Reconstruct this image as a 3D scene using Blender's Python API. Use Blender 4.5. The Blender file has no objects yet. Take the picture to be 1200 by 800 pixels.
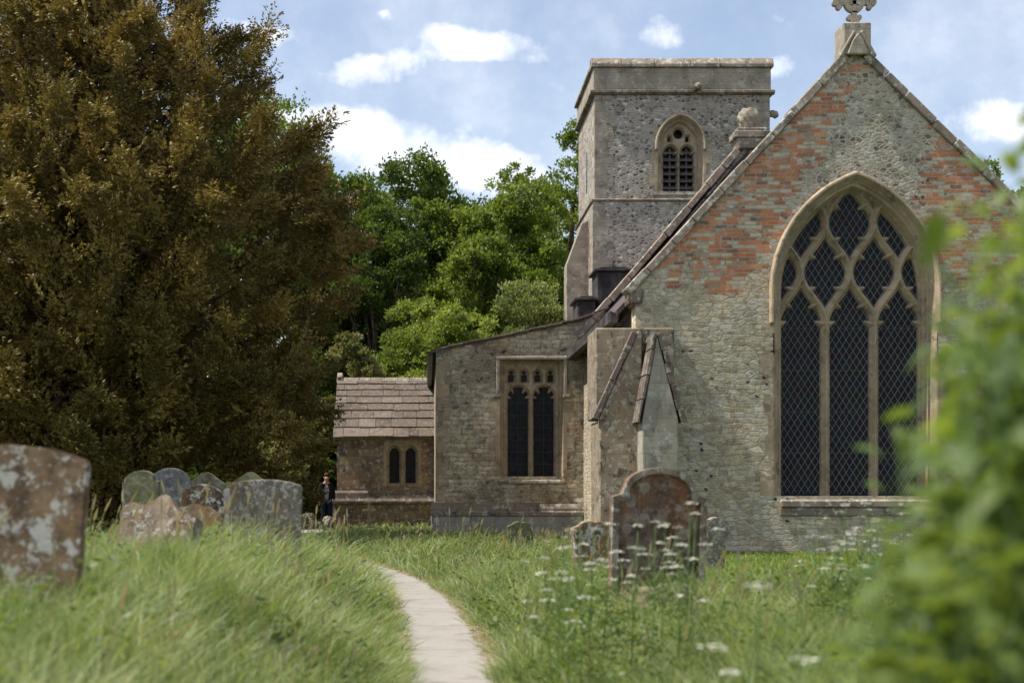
import bpy, bmesh, math, random
import numpy as np
from mathutils import Vector, Matrix
R = math.radians
random.seed(7); rng = np.random.default_rng(7)
SC = bpy.context.scene
COL = SC.collection
EYE = 1.34; F = 1667.0
def PX(px, D): return (px-500.0)*D/F
def PZ(py, D): return EYE-(py-566.0)*D/F
def sm(a, b, x):
    t = np.clip((np.asarray(x, float)-a)/(b-a), 0, 1); return t*t*(3-2*t)
# ------------------------------------------------------------------ node helper
class NT:
    def __init__(s, nt): s.nt = nt; nt.nodes.clear()
    def n(s, t, ins=None, **kw):
        nd = s.nt.nodes.new(t)
        for k, v in kw.items(): setattr(nd, k, v)
        if ins:
            for k, v in ins.items():
                sk = nd.inputs[k]
                if isinstance(v, bpy.types.NodeSocket): s.nt.links.new(v, sk)
                elif isinstance(v, bpy.types.Node): s.nt.links.new(v.outputs[0], sk)
                else:
                    if hasattr(sk.default_value, '__len__') and not hasattr(v, '__len__'): v = (v, v, v)
                    if sk.type == 'RGBA' and len(v) == 3: v = (*v, 1)
                    sk.default_value = v
        return nd
    def m(s, op, a, b=0.0, c=0.0, clamp=False):
        nd = s.n('ShaderNodeMath', {0: a, 1: b, 2: c}, operation=op); nd.use_clamp = clamp; return nd.outputs[0]
    def vm(s, op, a, b=(0,0,0)):
        nd = s.n('ShaderNodeVectorMath', {0: a, 1: b}, operation=op)
        return nd.outputs[1] if op in ('LENGTH','DISTANCE','DOT_PRODUCT') else nd.outputs[0]
    def noise(s, vec, scale, detail=4, rough=.55, out=0):
        return s.n('ShaderNodeTexNoise', {'Vector': vec, 'Scale': scale, 'Detail': detail, 'Roughness': rough}).outputs[out]
    def vor(s, vec, scale, feature='F1', rand=1.0, out=0, dims='3D'):
        nd = s.n('ShaderNodeTexVoronoi', feature=feature, voronoi_dimensions=dims)
        for k, v in (('Vector', vec), ('Scale', scale), ('Randomness', rand)):
            if isinstance(v, bpy.types.NodeSocket): s.nt.links.new(v, nd.inputs[k])
            else: nd.inputs[k].default_value = v
        return nd.outputs[out]
    def rng(s, v, a, b, c=0.0, d=1.0, smooth=True):
        nd = s.n('ShaderNodeMapRange', {0: v, 1: a, 2: b, 3: c, 4: d}, interpolation_type='SMOOTHSTEP' if smooth else 'LINEAR')
        return nd.outputs[0]
    def mix(s, f, a, b, mode='MIX'):
        nd = s.n('ShaderNodeMix', {0: f, 6: a, 7: b}, data_type='RGBA', blend_type=mode); return nd.outputs[2]
    def ramp(s, f, stops, interp='LINEAR'):
        nd = s.n('ShaderNodeValToRGB', {0: f}); r = nd.color_ramp; r.interpolation = interp
        while len(r.elements) > 1: r.elements.remove(r.elements[0])
        r.elements[0].position = stops[0][0]; r.elements[0].color = (*stops[0][1], 1)
        for p, c in stops[1:]:
            e = r.elements.new(p); e.color = (*c, 1)
        return nd.outputs[0]
    def sep(s, v):
        return s.n('ShaderNodeSeparateXYZ', {0: v}).outputs
    def out(s, color, rough=.9, height=None, bump=.5, dist=.02, spec=.2, metal=0.0):
        b = s.n('ShaderNodeBsdfPrincipled', {'Base Color': color, 'Roughness': rough, 'Specular IOR Level': spec, 'Metallic': metal})
        if height is not None:
            bp = s.n('ShaderNodeBump', {'Height': height, 'Strength': bump, 'Distance': dist})
            s.nt.links.new(bp.outputs[0], b.inputs['Normal'])
        o = s.n('ShaderNodeOutputMaterial'); s.nt.links.new(b.outputs[0], o.inputs[0]); return b
def material(name):
    m = bpy.data.materials.new(name); m.use_nodes = True; return m, NT(m.node_tree)
def plain(name, col, rough=.8, spec=.2, metal=0., var=.25, scale=8, bump=.2):
    m, t = material(name)
    p = t.n('ShaderNodeNewGeometry').outputs['Position']
    n = t.noise(p, scale, 5)
    c = t.mix(t.rng(n, .3, .7), tuple(x*(1-var) for x in col), tuple(min(1, x*(1+var)) for x in col))
    t.out(c, rough, n, bump, .01, spec, metal); return m
def uvn(t): return t.n('ShaderNodeUVMap', uv_map='UVMap').outputs[0]
def posn(t): return t.n('ShaderNodeNewGeometry').outputs['Position']

def rubble(t, uv, sx, sz, stops, mortar, mw=.06, warp=.05, rand=.85):
    w = t.noise(uv, 3.5, 3, .6, out=1)
    w = t.vm('MULTIPLY', t.vm('SUBTRACT', w, (.5,.5,.5)), (warp*2, warp*2, 0))
    w2 = t.vm('MULTIPLY', t.vm('SUBTRACT', t.noise(uv, 22, 2, .6, out=1), (.5,.5,.5)), (.04, .03, 0))
    v = t.vm('MULTIPLY', t.vm('ADD', t.vm('ADD', uv, w), w2), (sx, sz, 0))
    rc = t.sep(t.vor(v, 1.0, 'F1', rand, 1, '2D'))
    ed = t.vor(v, 1.0, 'DISTANCE_TO_EDGE', rand, 0, '2D')
    col = t.ramp(rc[0], stops)
    fine = t.noise(uv, 38, 5, .7)
    col = t.mix(t.rng(fine, .3, .72), t.mix(1.0, col, (.62,.60,.58), 'MULTIPLY'), t.mix(1.0, col, (1.25,1.25,1.25), 'MULTIPLY'))
    ms = t.rng(t.m('ADD', ed, t.m('MULTIPLY', t.m('SUBTRACT', fine, .5), .12)), mw*.4, mw*1.7)
    mcol = t.mix(fine, tuple(x*.72 for x in mortar), tuple(x*1.2 for x in mortar))
    c = t.mix(ms, mcol, col)
    h = t.m('ADD', t.m('MULTIPLY', ms, t.m('ADD', .6, t.m('MULTIPLY', rc[1], .7))), t.m('MULTIPLY', fine, .55))
    return c, h
def coursed(t, uv, bw, rh, stops, mortar, ms=.016, sd=0.):
    """roughly coursed rubble: brick pattern with wandering beds and worn arrises"""
    lo = t.vm('MULTIPLY', t.vm('SUBTRACT', t.noise(t.vm('ADD', uv, (sd,sd,0)), .9, 3, .6, out=1), (.5,.5,.5)), (.5,.2,0))
    hi = t.vm('MULTIPLY', t.vm('SUBTRACT', t.noise(uv, 11, 3, .65, out=1), (.5,.5,.5)), (.075,.065,0))
    v = t.vm('ADD', t.vm('ADD', uv, lo), hi)
    br = t.n('ShaderNodeTexBrick', {'Vector': v, 'Color1': (0,0,0), 'Color2': (1,1,1), 'Mortar': (.5,.5,.5), 'Scale': 1.0, 'Mortar Size': ms, 'Mortar Smooth': .9, 'Brick Width': bw, 'Row Height': rh})
    br.offset = .37; br.squash = .72; br.squash_frequency = 3
    r = br.outputs[0]; f = t.noise(uv, 34, 6, .75); g = t.noise(uv, 9, 4, .7)
    col = t.ramp(r, stops)
    col = t.mix(t.rng(g, .35, .65), t.mix(1, col, (.78,.76,.73), 'MULTIPLY'), t.mix(1, col, (1.18,1.17,1.14), 'MULTIPLY'))
    col = t.mix(t.rng(f, .3, .72), t.mix(1, col, (.7,.68,.66), 'MULTIPLY'), t.mix(1, col, (1.2,1.2,1.2), 'MULTIPLY'))
    k = t.m('MULTIPLY', br.outputs[1], t.rng(g, .62, .40))
    c = t.mix(k, col, t.mix(f, tuple(x*.62 for x in mortar), tuple(x*1.15 for x in mortar)))
    h = t.m('ADD', t.m('SUBTRACT', t.m('MULTIPLY', r, .35), t.m('MULTIPLY', br.outputs[1], .8)), t.m('ADD', t.m('MULTIPLY', f, .7), t.m('MULTIPLY', g, .6)))
    return c, h
def lichen(t, c, p, amt=.5, scale=9, white=(.52,.52,.47), dark=(.05,.045,.04), orange=(.34,.2,.07), dk=.5, og=.3):
    n1 = t.noise(p, scale, 6, .7); n2 = t.noise(t.vm('ADD', p, (13,7,3)), scale*.45, 6, .72); n3 = t.noise(t.vm('ADD', p, (3,27,9)), scale*.6, 5, .7)
    c = t.mix(t.m('MULTIPLY', t.rng(n2, .53, .62), dk), c, dark)
    c = t.mix(t.m('MULTIPLY', t.rng(n3, .56, .68), og), c, orange)
    c = t.mix(t.m('MULTIPLY', t.rng(n1, .54, .60), amt), c, white)
    return c
# --------------------------------------------------------------- stone materials
LIME = [(0,(.29,.245,.18)),(.2,(.42,.37,.275)),(.45,(.52,.475,.37)),(.7,(.38,.345,.27)),(.9,(.60,.565,.47)),(1,(.24,.215,.18))]
FLINT = [(0,(.06,.06,.07)),(.16,(.18,.165,.145)),(.35,(.42,.39,.34)),(.55,(.27,.235,.19)),(.78,(.62,.60,.55)),(.88,(.36,.34,.30)),(1,(.06,.06,.07))]
def ashlar(name, base=(.34,.275,.19), li=.45, dk=.5, og=.25, scale=9, blocks=True):
    m, t = material(name); uv = uvn(t); p = posn(t)
    n = t.noise(p, 1.7, 5, .6); f = t.noise(p, 45, 4, .7)
    c = t.mix(t.rng(n, .3, .7), tuple(x*.72 for x in base), tuple(x*1.2 for x in base))
    c = t.mix(.35, c, t.mix(f, (.1,.09,.08), (.6,.56,.5)), 'OVERLAY')
    h = f
    if blocks:
        br = t.n('ShaderNodeTexBrick', {'Vector': uv, 'Color1': (0,0,0), 'Color2': (1,1,1), 'Mortar': (.5,.5,.5), 'Scale': 1.0, 'Mortar Size': .006, 'Mortar Smooth': .3, 'Brick Width': .55, 'Row Height': .31})
        bw = br.outputs[0]
        c = t.mix(t.m('MULTIPLY', bw, .35), c, (.22,.195,.16))
        c = t.mix(t.m('MULTIPLY', br.outputs[1], .5), c, (.12,.10,.08))
        h = t.m('SUBTRACT', f, br.outputs[1])
    c = lichen(t, c, p, li, scale, dk=dk, og=og)
    t.out(c, .92, h, .5, .015); return m
def mk_walls():
    M = {}
    # chancel gable: coursed limestone, flint heart, brick shoulders
    m, t = material('gable_stone'); uv = uvn(t); p = posn(t); s = t.sep(p)
    cl, hl = coursed(t, uv, .27, .098, LIME, (.33,.29,.22))
    cr_, hr_ = rubble(t, uv, 4.6, 10.5, LIME, (.37,.335,.26), .10, .05, .9)
    kk = t.rng(t.noise(t.vm('ADD', p, (2,8,5)), 1.5, 5, .7), .46, .53)
    cl = t.mix(kk, cl, cr_); hl = t.m('ADD', t.m('MULTIPLY', hl, t.m('SUBTRACT', 1, kk)), t.m('MULTIPLY', hr_, kk))
    cf, hf_ = rubble(t, uv, 9.5, 13.5, FLINT, (.40,.365,.30), .16, .05, 1)
    nz = t.noise(p, 1.1, 4, .6); nzc = t.m('SUBTRACT', nz, .5)
    X, Z = s[0], s[2]
    mR = t.m('MULTIPLY', t.rng(t.m('ADD', Z, t.m('MULTIPLY', nzc, 2.5)), 5.3, 5.9), .85)
    c = t.mix(mR, cl, cf); h = t.m('ADD', t.m('MULTIPLY', hl, t.m('SUBTRACT', 1, mR)), t.m('MULTIPLY', hf_, mR))
    wuv = t.vm('ADD', uv, t.vm('MULTIPLY', t.vm('SUBTRACT', t.noise(uv, 5, 3, .6, out=1), (.5,.5,.5)), (.05,.05,0)))
    br = t.n('ShaderNodeTexBrick', {'Vector': wuv, 'Color1': (0,0,0), 'Color2': (1,1,1), 'Mortar': (.5,.5,.5), 'Scale': 1.0, 'Mortar Size': .009, 'Mortar Smooth': .4, 'Brick Width': .215, 'Row Height': .073})
    br.offset_frequency = 2; bv = br.outputs[0]
    bc = t.ramp(bv, [(0,(.40,.12,.05)),(.22,(.50,.175,.07)),(.42,(.29,.095,.05)),(.58,(.54,.22,.09)),(.64,(.22,.09,.06)),(.70,(.15,.08,.07)),(.77,(.40,.35,.27)),(1,(.48,.44,.35))])
    fine = t.noise(uv, 60, 4, .7)
    bc = t.mix(t.rng(fine, .35, .8, 0, .6), bc, (.38,.32,.25))
    bc = t.mix(t.m('MULTIPLY', br.outputs[1], .9), bc, (.36,.33,.265))
    Xn = t.m('ADD', X, t.m('MULTIPLY', nzc, 2.2)); Zn = t.m('ADD', Z, t.m('MULTIPLY', nzc, -2.0))
    lim = t.m('ADD', 6.3, t.m('MULTIPLY', t.m('SUBTRACT', Z, 5.2), .42))
    left = t.rng(t.m('SUBTRACT', lim, Xn), -.5, .5)
    right = t.rng(t.m('SUBTRACT', Xn, 8.95), -.4, .5)
    top = t.m('MULTIPLY', t.rng(Z, 8.75, 8.9), t.rng(Z, 9.3, 9.1))
    zone = t.m('MULTIPLY', t.m('MAXIMUM', left, right), t.m('MULTIPLY', t.rng(Zn, 4.95, 5.3), t.rng(Zn, 9.0, 8.6)))
    zone = t.m('MAXIMUM', zone, t.m('MULTIPLY', top, .7))
    pn = t.noise(t.vm('ADD', p, (5,5,5)), 2.6, 4, .65)
    pres = t.m('MULTIPLY', zone, t.rng(t.m('ADD', t.m('MULTIPLY', bv, .18), pn), .43, .60, 1, 0))
    cell = t.vm('MULTIPLY', t.vm('ADD', wuv, (0,0,0)), (4.65,13.7,0)); wn = t.n('ShaderNodeTexWhiteNoise', {'Vector': t.vm('FLOOR', cell)}, noise_dimensions='2D').outputs[0]
    pres = t.rng(t.m('ADD', t.m('MULTIPLY', wn, .42), t.m('ADD', t.m('MULTIPLY', zone, .62), pn)), 1.12, 1.16)
    c = t.mix(pres, c, bc)
    h = t.mix(pres, h, t.m('ADD', t.m('SUBTRACT', .9, br.outputs[1]), t.m('MULTIPLY', fine, .3)))
    big = t.noise(p, .55, 5, .65)
    c = t.mix(t.rng(big, .42, .62, 0, .55), c, t.mix(1, c, (.80,.79,.74), 'MULTIPLY'))
    c = t.mix(t.rng(big, .52, .34, 0, .6), c, t.mix(1, c, (1.10,.99,.84), 'MULTIPLY'))
    c = t.mix(1, c, (1.04,1.02,.97), 'MULTIPLY')
    wp_ = t.noise(t.vm('MULTIPLY', p, (1,1,1.6)), 1.9, 7, .75)
    c = t.mix(t.m('MULTIPLY', t.rng(wp_, .53, .62), t.m('SUBTRACT', .6, t.m('MULTIPLY', pres, .22))), c, (.50,.475,.41))
    c = t.mix(t.rng(t.noise(t.vm('ADD', p, (9,2,4)), 2.3, 7, .75), .56, .66, 0, .5), c, (.19,.165,.13))
    # dark flint nodules scattered
    fl = t.vor(t.vm('MULTIPLY', t.vm('ADD', uv, t.vm('MULTIPLY', t.noise(uv, 9, 3, .6, out=1), (.08,.08,0))), (3.1,4.0,0)), 1, 'F1', 1, 0, '2D')
    c = t.mix(t.m('MULTIPLY', t.rng(fl, .13, .08), t.rng(t.noise(p, 1.1, 4), .56, .62)), c, (.045,.045,.055))
    c = lichen(t, c, p, .30, 6, dk=.25, og=.05)
    t.out(c, .93, h, .7, .022); M['gable'] = m
    # aisle rubble
    m, t = material('aisle_rubble'); uv = uvn(t); p = posn(t)
    cf, h = rubble(t, uv, 7.5, 12, [(0,(.06,.055,.05)),(.2,(.26,.21,.15)),(.45,(.36,.31,.23)),(.7,(.23,.19,.14)),(.9,(.42,.38,.31)),(1,(.09,.08,.07))], (.31,.26,.19), .12, .05, 1)
    cl, h2 = coursed(t, uv, .28, .11, [(q, (a*1.0,b*.97,c_*.92)) for q, (a,b,c_) in LIME], (.30,.25,.18), sd=3.)
    k = t.rng(t.noise(p, .9, 4, .6), .45, .55)
    c = t.mix(k, cf, cl); h = t.mix(k, h, h2)
    c = t.mix(t.rng(t.noise(p, .7, 5, .7), .48, .66, 0, .7), c, t.mix(1, c, (.92,.76,.60), 'MULTIPLY'))
    c = lichen(t, c, p, .35, 6, dk=.45, og=.15)
    t.out(c, .93, h, .8, .026); M['aisle'] = m
    # tower flint
    m, t = material('tower_flint'); uv = uvn(t); p = posn(t)
    c, h = rubble(t, uv, 6.5, 11.5, FLINT, (.40,.355,.29), .14, .05, 1)
    br = t.n('ShaderNodeTexBrick', {'Vector': uv, 'Color1': (.30,.13,.09), 'Color2': (.20,.10,.08), 'Mortar': (.35,.31,.26), 'Scale': 1.0, 'Mortar Size': .012, 'Brick Width': .25, 'Row Height': .09})
    bm_ = t.rng(t.noise(p, .8, 3, .5), .64, .66)
    c = t.mix(bm_, c, br.outputs[0])
    c = t.mix(t.rng(t.noise(p, .5, 5, .7), .5, .68, 0, .6), c, t.mix(1, c, (.75,.68,.6), 'MULTIPLY'))
    c = lichen(t, c, p, .3, 4, dk=.3, og=.05)
    t.out(c, .93, h, .8, .035); M['tower'] = m
    # porch brown stained ashlar
    m, t = material('porch_stone'); uv = uvn(t); p = posn(t)
    br = t.n('ShaderNodeTexBrick', {'Vector': uv, 'Color1': (0,0,0), 'Color2': (1,1,1), 'Mortar': (.5,.5,.5), 'Scale': 1.0, 'Mortar Size': .01, 'Mortar Smooth': .3, 'Brick Width': .42, 'Row Height': .24})
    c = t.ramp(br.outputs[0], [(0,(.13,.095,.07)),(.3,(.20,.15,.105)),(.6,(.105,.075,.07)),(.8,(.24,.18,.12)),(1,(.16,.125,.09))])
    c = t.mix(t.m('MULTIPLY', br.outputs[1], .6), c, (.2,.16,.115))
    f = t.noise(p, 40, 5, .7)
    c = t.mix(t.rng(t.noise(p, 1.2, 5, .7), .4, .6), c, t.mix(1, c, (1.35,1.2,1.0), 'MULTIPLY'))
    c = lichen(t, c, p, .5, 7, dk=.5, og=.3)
    t.out(c, .93, t.m('SUBTRACT', f, br.outputs[1]), .6, .02); M['porch'] = m
    M['ashlar'] = ashlar('dressed_stone', (.37,.285,.185), .3, .45, .2, 7)
    M['ashlar_grey'] = ashlar('grey_dressed_stone', (.34,.30,.24), .35, .45, .1, 5)
    M['tracery'] = ashlar('tracery_stone', (.38,.30,.205), .28, .5, .2, 9, False)
    M['tower_trim'] = ashlar('tower_window_stone', (.37,.30,.21), .25, .35, .3, 8, False)
    M['coping'] = ashlar('lichened_coping', (.28,.235,.19), .65, .6, .3, 7, False)
    M['string'] = ashlar('weathered_string_stone', (.20,.165,.13), .4, .75, .15, 6, False)
    M['buttress'] = ashlar('buttress_stone', (.27,.215,.15), .4, .85, .25, 9)
    M['buttress_dark'] = ashlar('stained_weathering_stone', (.13,.10,.085), .35, .8, .1, 8)
    M['render'] = ashlar('limewashed_stone', (.34,.32,.265), .4, .4, .12, 5)
    M['plinth'] = ashlar('plinth_stone', (.30,.285,.25), .5, .3, .1, 5)
    # stone slates
    m, t = material('stone_slate'); uv = uvn(t); p = posn(t)
    r = t.n('ShaderNodeNewGeometry').outputs['Random Per Island']
    c = t.ramp(r, [(0,(.075,.06,.05)),(.4,(.125,.10,.08)),(.7,(.095,.075,.06)),(1,(.17,.14,.115))])
    c = lichen(t, c, p, .45, 11, (.27,.24,.18), dk=.5, og=.35)
    t.out(c, .9, t.noise(p, 30, 5, .7), .6, .02); M['slate'] = m
    m, t = material('dark_tile'); p = posn(t); s = t.sep(p)
    row = t.m('FRACT', t.m('MULTIPLY', s[2], 5.5))
    c = t.mix(t.noise(p, 3, 5, .7), (.05,.04,.045), (.14,.10,.10))
    t.out(c, .75, t.m('ADD', row, t.noise(p, 20, 3)), .7, .03); M['tile'] = m
    M['lead'] = plain('lead_sheet', (.055,.048,.048), .7, .25, 0, .6, 3)
    M['wood'] = plain('old_louvre_timber', (.10,.085,.08), .85, .2, 0, .4, 12)
    M['iron'] = plain('black_iron', (.02,.02,.022), .5, .4)
    m, t = material('dark_leaded_glass'); p = posn(t); uv = uvn(t)
    v = t.vor(t.vm('MULTIPLY', uv, (9,7,1)), 1, 'F1', 1, 1, '2D')
    e = t.vor(t.vm('MULTIPLY', uv, (9,7,1)), 1, 'DISTANCE_TO_EDGE', 1, 0, '2D')
    c = t.mix(.985, v, (.008,.009,.014)); c = t.mix(t.rng(e, .05, .03), c, (.03,.03,.03))
    h = t.m('ADD', t.noise(uv, 2.5, 2), t.m('MULTIPLY', t.sep(v)[0], .3))
    t.out(c, .22, h, .3, .03, .07); M['glass'] = m
    m, t = material('guard_wire'); t.out((.26,.26,.27), .55, spec=.4, metal=.3); M['wire'] = m
    return M
M = mk_walls()
# --------------------------------------------------------------- object helpers
def tag(o, label=None, cat=None, group=None, kind=None):
    if label: o['label'] = label
    if cat: o['category'] = cat
    if group: o['group'] = group
    if kind: o['kind'] = kind
    return o
def empty(name, loc, label, cat, group=None, rz=0):
    o = bpy.data.objects.new(name, None); COL.objects.link(o); o.location = loc; o.rotation_euler[2] = rz
    o.empty_display_size = .3
    return tag(o, label, cat, group)
def boxuv(me):
    n = len(me.loops)
    if n == 0: return
    uvl = me.uv_layers.get('UVMap') or me.uv_layers.new(name='UVMap')
    co = np.empty(len(me.vertices)*3); me.vertices.foreach_get('co', co); co = co.reshape(-1,3)
    vi = np.empty(n, dtype=np.int32); me.loops.foreach_get('vertex_index', vi)
    pn = np.empty(len(me.polygons)*3); me.polygons.foreach_get('normal', pn); pn = np.abs(pn.reshape(-1,3))
    lt = np.empty(len(me.polygons), dtype=np.int32); me.polygons.foreach_get('loop_total', lt)
    fn = np.repeat(pn, lt, axis=0); c = co[vi]
    ax = fn.argmax(axis=1)
    u = np.where(ax == 0, c[:,1], c[:,0]); v = np.where(ax == 2, c[:,1], c[:,2])
    uvl.data.foreach_set('uv', np.stack([u, v], 1).astype(np.float32).ravel())
def link(name, me, mat, parent=None, loc=None, uv=True):
    if uv: boxuv(me)
    if mat is not None: me.materials.append(mat)
    o = bpy.data.objects.new(name, me); COL.objects.link(o)
    if loc is not None: o.location = loc
    if parent is not None:
        o.parent = parent
    return o
class MB:
    """collects simple shapes, links them as one mesh object"""
    def __init__(s): s.v = []; s.f = []
    def add(s, vs, fs):
        b = len(s.v); s.v += [tuple(v) for v in vs]; s.f += [tuple(b+i for i in f) for f in fs]
    def box(s, x0, x1, y0, y1, z0, z1):
        s.add([(x0,y0,z0),(x1,y0,z0),(x1,y1,z0),(x0,y1,z0),(x0,y0,z1),(x1,y0,z1),(x1,y1,z1),(x0,y1,z1)],
              [(0,3,2,1),(4,5,6,7),(0,1,5,4),(1,2,6,5),(2,3,7,6),(3,0,4,7)])
    def prism(s, poly, y0, y1):
        """poly of (x,z), extruded along y"""
        n = len(poly)
        s.add([(x,y0,z) for x,z in poly]+[(x,y1,z) for x,z in poly],
              [tuple(range(n)), tuple(range(2*n-1, n-1, -1))]+[(i, n+i, n+(i+1)%n, (i+1)%n) for i in range(n)])
    def prismx(s, poly, x0, x1):
        n = len(poly)
        s.add([(x0,y,z) for y,z in poly]+[(x1,y,z) for y,z in poly],
              [tuple(range(n)), tuple(range(2*n-1, n-1, -1))]+[(i, n+i, n+(i+1)%n, (i+1)%n) for i in range(n)])
    def tube(s, pts, rad, k=6, cap=True):
        pts = [Vector(p) for p in pts]; n = len(pts)
        if not hasattr(rad, '__len__'): rad = [rad]*n
        b = len(s.v); prev = None
        for i, p in enumerate(pts):
            d = (pts[min(i+1,n-1)]-pts[max(i-1,0)]).normalized()
            a = d.cross(Vector((0,0,1)) if abs(d.z) < .9 else Vector((1,0,0))).normalized() if prev is None else (prev-d*prev.dot(d)).normalized()
            prev = a; c = d.cross(a)
            for j in range(k):
                an = 2*math.pi*j/k
                s.v.append(tuple(p+(a*math.cos(an)+c*math.sin(an))*rad[i]))
        for i in range(n-1):
            for j in range(k):
                s.f.append((b+i*k+j, b+i*k+(j+1)%k, b+(i+1)*k+(j+1)%k, b+(i+1)*k+j))
        if cap:
            s.f.append(tuple(b+j for j in range(k-1,-1,-1))); s.f.append(tuple(b+(n-1)*k+j for j in range(k)))
    def mesh(s, name, bevel=0, seg=1, rough=0):
        me = bpy.data.meshes.new(name); me.from_pydata(s.v, [], s.f)
        bm = bmesh.new(); bm.from_mesh(me)
        bmesh.ops.recalc_face_normals(bm, faces=bm.faces)
        if bevel:
            ed = [e for e in bm.edges if len(e.link_faces) == 2 and e.calc_face_angle(0) > .5]
            bmesh.ops.bevel(bm, geom=ed, offset=bevel, segments=seg, affect='EDGES', clamp_overlap=True)
        bm.to_mesh(me); bm.free(); return me
    def build(s, name, mat, parent=None, bevel=0, seg=1, loc=None):
        return link(name, s.mesh(name, bevel, seg), mat, parent, loc)
def plate(name, outer, holes, y0, y1, mat, parent=None):
    """wall plate in the xz plane with openings"""
    cu = bpy.data.curves.new(name, 'CURVE'); cu.dimensions = '2D'; cu.fill_mode = 'BOTH'; cu.extrude = (y1-y0)/2
    for poly in [outer]+holes:
        sp = cu.splines.new('POLY'); sp.points.add(len(poly)-1)
        for i, (x, z) in enumerate(poly): sp.points[i].co = (x, z, 0, 1)
        sp.use_cyclic_u = True
    ob = bpy.data.objects.new('tmp', cu); COL.objects.link(ob)
    dg = bpy.context.evaluated_depsgraph_get()
    me = bpy.data.meshes.new_from_object(ob.evaluated_get(dg))
    bpy.data.objects.remove(ob); bpy.data.curves.remove(cu)
    for v in me.vertices: v.co = (v.co.x, (y0+y1)/2+v.co.z, v.co.y)
    bm = bmesh.new(); bm.from_mesh(me); bmesh.ops.remove_doubles(bm, verts=bm.verts, dist=1e-5); bmesh.ops.recalc_face_normals(bm, faces=bm.faces); bm.to_mesh(me); bm.free()
    me.name = name; me.materials.clear()
    return link(name, me, mat, parent)
def npmesh(name, co, faces_flat, sizes, mat, parent=None, smooth=False, uv=False):
    me = bpy.data.meshes.new(name)
    me.vertices.add(len(co)); me.vertices.foreach_set('co', np.asarray(co, np.float32).ravel())
    me.loops.add(len(faces_flat)); me.loops.foreach_set('vertex_index', np.asarray(faces_flat, np.int32))
    sizes = np.asarray(sizes, np.int32); st = np.concatenate([[0], np.cumsum(sizes)[:-1]]).astype(np.int32)
    me.polygons.add(len(sizes)); me.polygons.foreach_set('loop_start', st); me.polygons.foreach_set('loop_total', sizes)
    if smooth: me.polygons.foreach_set('use_smooth', np.ones(len(sizes), bool))
    me.update(calc_edges=True)
    return link(name, me, mat, parent, uv=uv)
def heightfield(name, cx, x0, x1, z0, z1, res, yf, fn, mat, parent):
    xs = np.arange(x0, x1+res/2, res); zs = np.arange(z0, z1+res/2, res)
    X, Z = np.meshgrid(xs, zs); D = fn(X, Z)
    ok = ~np.isnan(D); idx = np.full(D.shape, -1); idx[ok] = np.arange(ok.sum())
    co = np.stack([cx+X[ok], yf+D[ok], Z[ok]], 1)
    a, b, c, d = idx[:-1,:-1], idx[:-1,1:], idx[1:,1:], idx[1:,:-1]
    q = (a >= 0)&(b >= 0)&(c >= 0)&(d >= 0)
    f = np.stack([a[q], b[q], c[q], d[q]], 1)
    return npmesh(name, co, f.ravel(), np.full(len(f), 4), mat, parent, smooth=False, uv=True)
def archpoly(cx, w, spring, r, z0, off=0, n=14):
    """outline of a two-centred arch opening widened by off"""
    W = w+off; rr = r+off; pts = [(cx-W, z0), (cx+W, z0)]
    c = r-w; amax = math.acos(c/rr)
    for i in range(n+1):
        a = amax*i/n; pts.append((cx-c+rr*math.cos(a), spring+rr*math.sin(a)))
    for i in range(n-1, -1, -1):
        a = amax*i/n; pts.append((cx+c-rr*math.cos(a), spring+rr*math.sin(a)))
    return pts
def archsdf(X, Z, w, spring, r):
    up = r-np.sqrt((np.abs(X)+(r-w))**2+(Z-spring)**2)
    return np.where(Z > spring, up, w-np.abs(X))
def seg_d(X, Z, ax, az, bx, bz):
    dx, dz = bx-ax, bz-az; t = np.clip(((X-ax)*dx+(Z-az)*dz)/(dx*dx+dz*dz), 0, 1)
    return np.hypot(X-ax-t*dx, Z-az-t*dz), t
# ================================================================= terrain
PY = [-6,-1, 5, 9.5, 12, 14.5, 18, 21, 24, 28, 34, 40, 46]
PXc = [.25,.22,.20,.17,.14,.06,-.16,-.62,-1.3,-2.2,-2.95,-3.3,-3.6]
_yy = np.linspace(-6, 46, 400); _xx = np.interp(_yy, PY, PXc)
_k = np.ones(25)/25; _xs = np.convolve(np.pad(_xx, 12, mode='edge'), _k, 'valid')
def pathx(y): return np.interp(y, _yy, _xs)
def wav(x, y, s=1.0, ph=0.0):
    return (np.sin(x*1.3*s+y*.7*s+ph)+np.sin(-x*.8*s+y*1.7*s+1.3+ph)+np.sin(x*2.9*s+y*2.3*s+2.1*ph)*.5+np.sin(x*4.7*s-y*3.9*s+.4)*.3)/2.8
def gz(x, y):
    x = np.asarray(x, float); y = np.asarray(y, float)
    d = x-pathx(y)
    left = (.44+.12*sm(5,8,y)*sm(15,12,y))*sm(.45, 1.7, -d)*sm(27, 15, y)
    right = .16*sm(.5, 1.6, d)*sm(24, 12, y)*(1-sm(3.2,5,x)*sm(9,14,y)) + .05*sm(.6,2,d)
    und = .045*wav(x, y, .8)*sm(.5, 1.3, np.abs(d))*sm(80, 30, y)
    mound = .18*np.exp(-((x+1.7)/1.0)**2-((y-30)/1.6)**2)
    return left+right+und+mound
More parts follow.
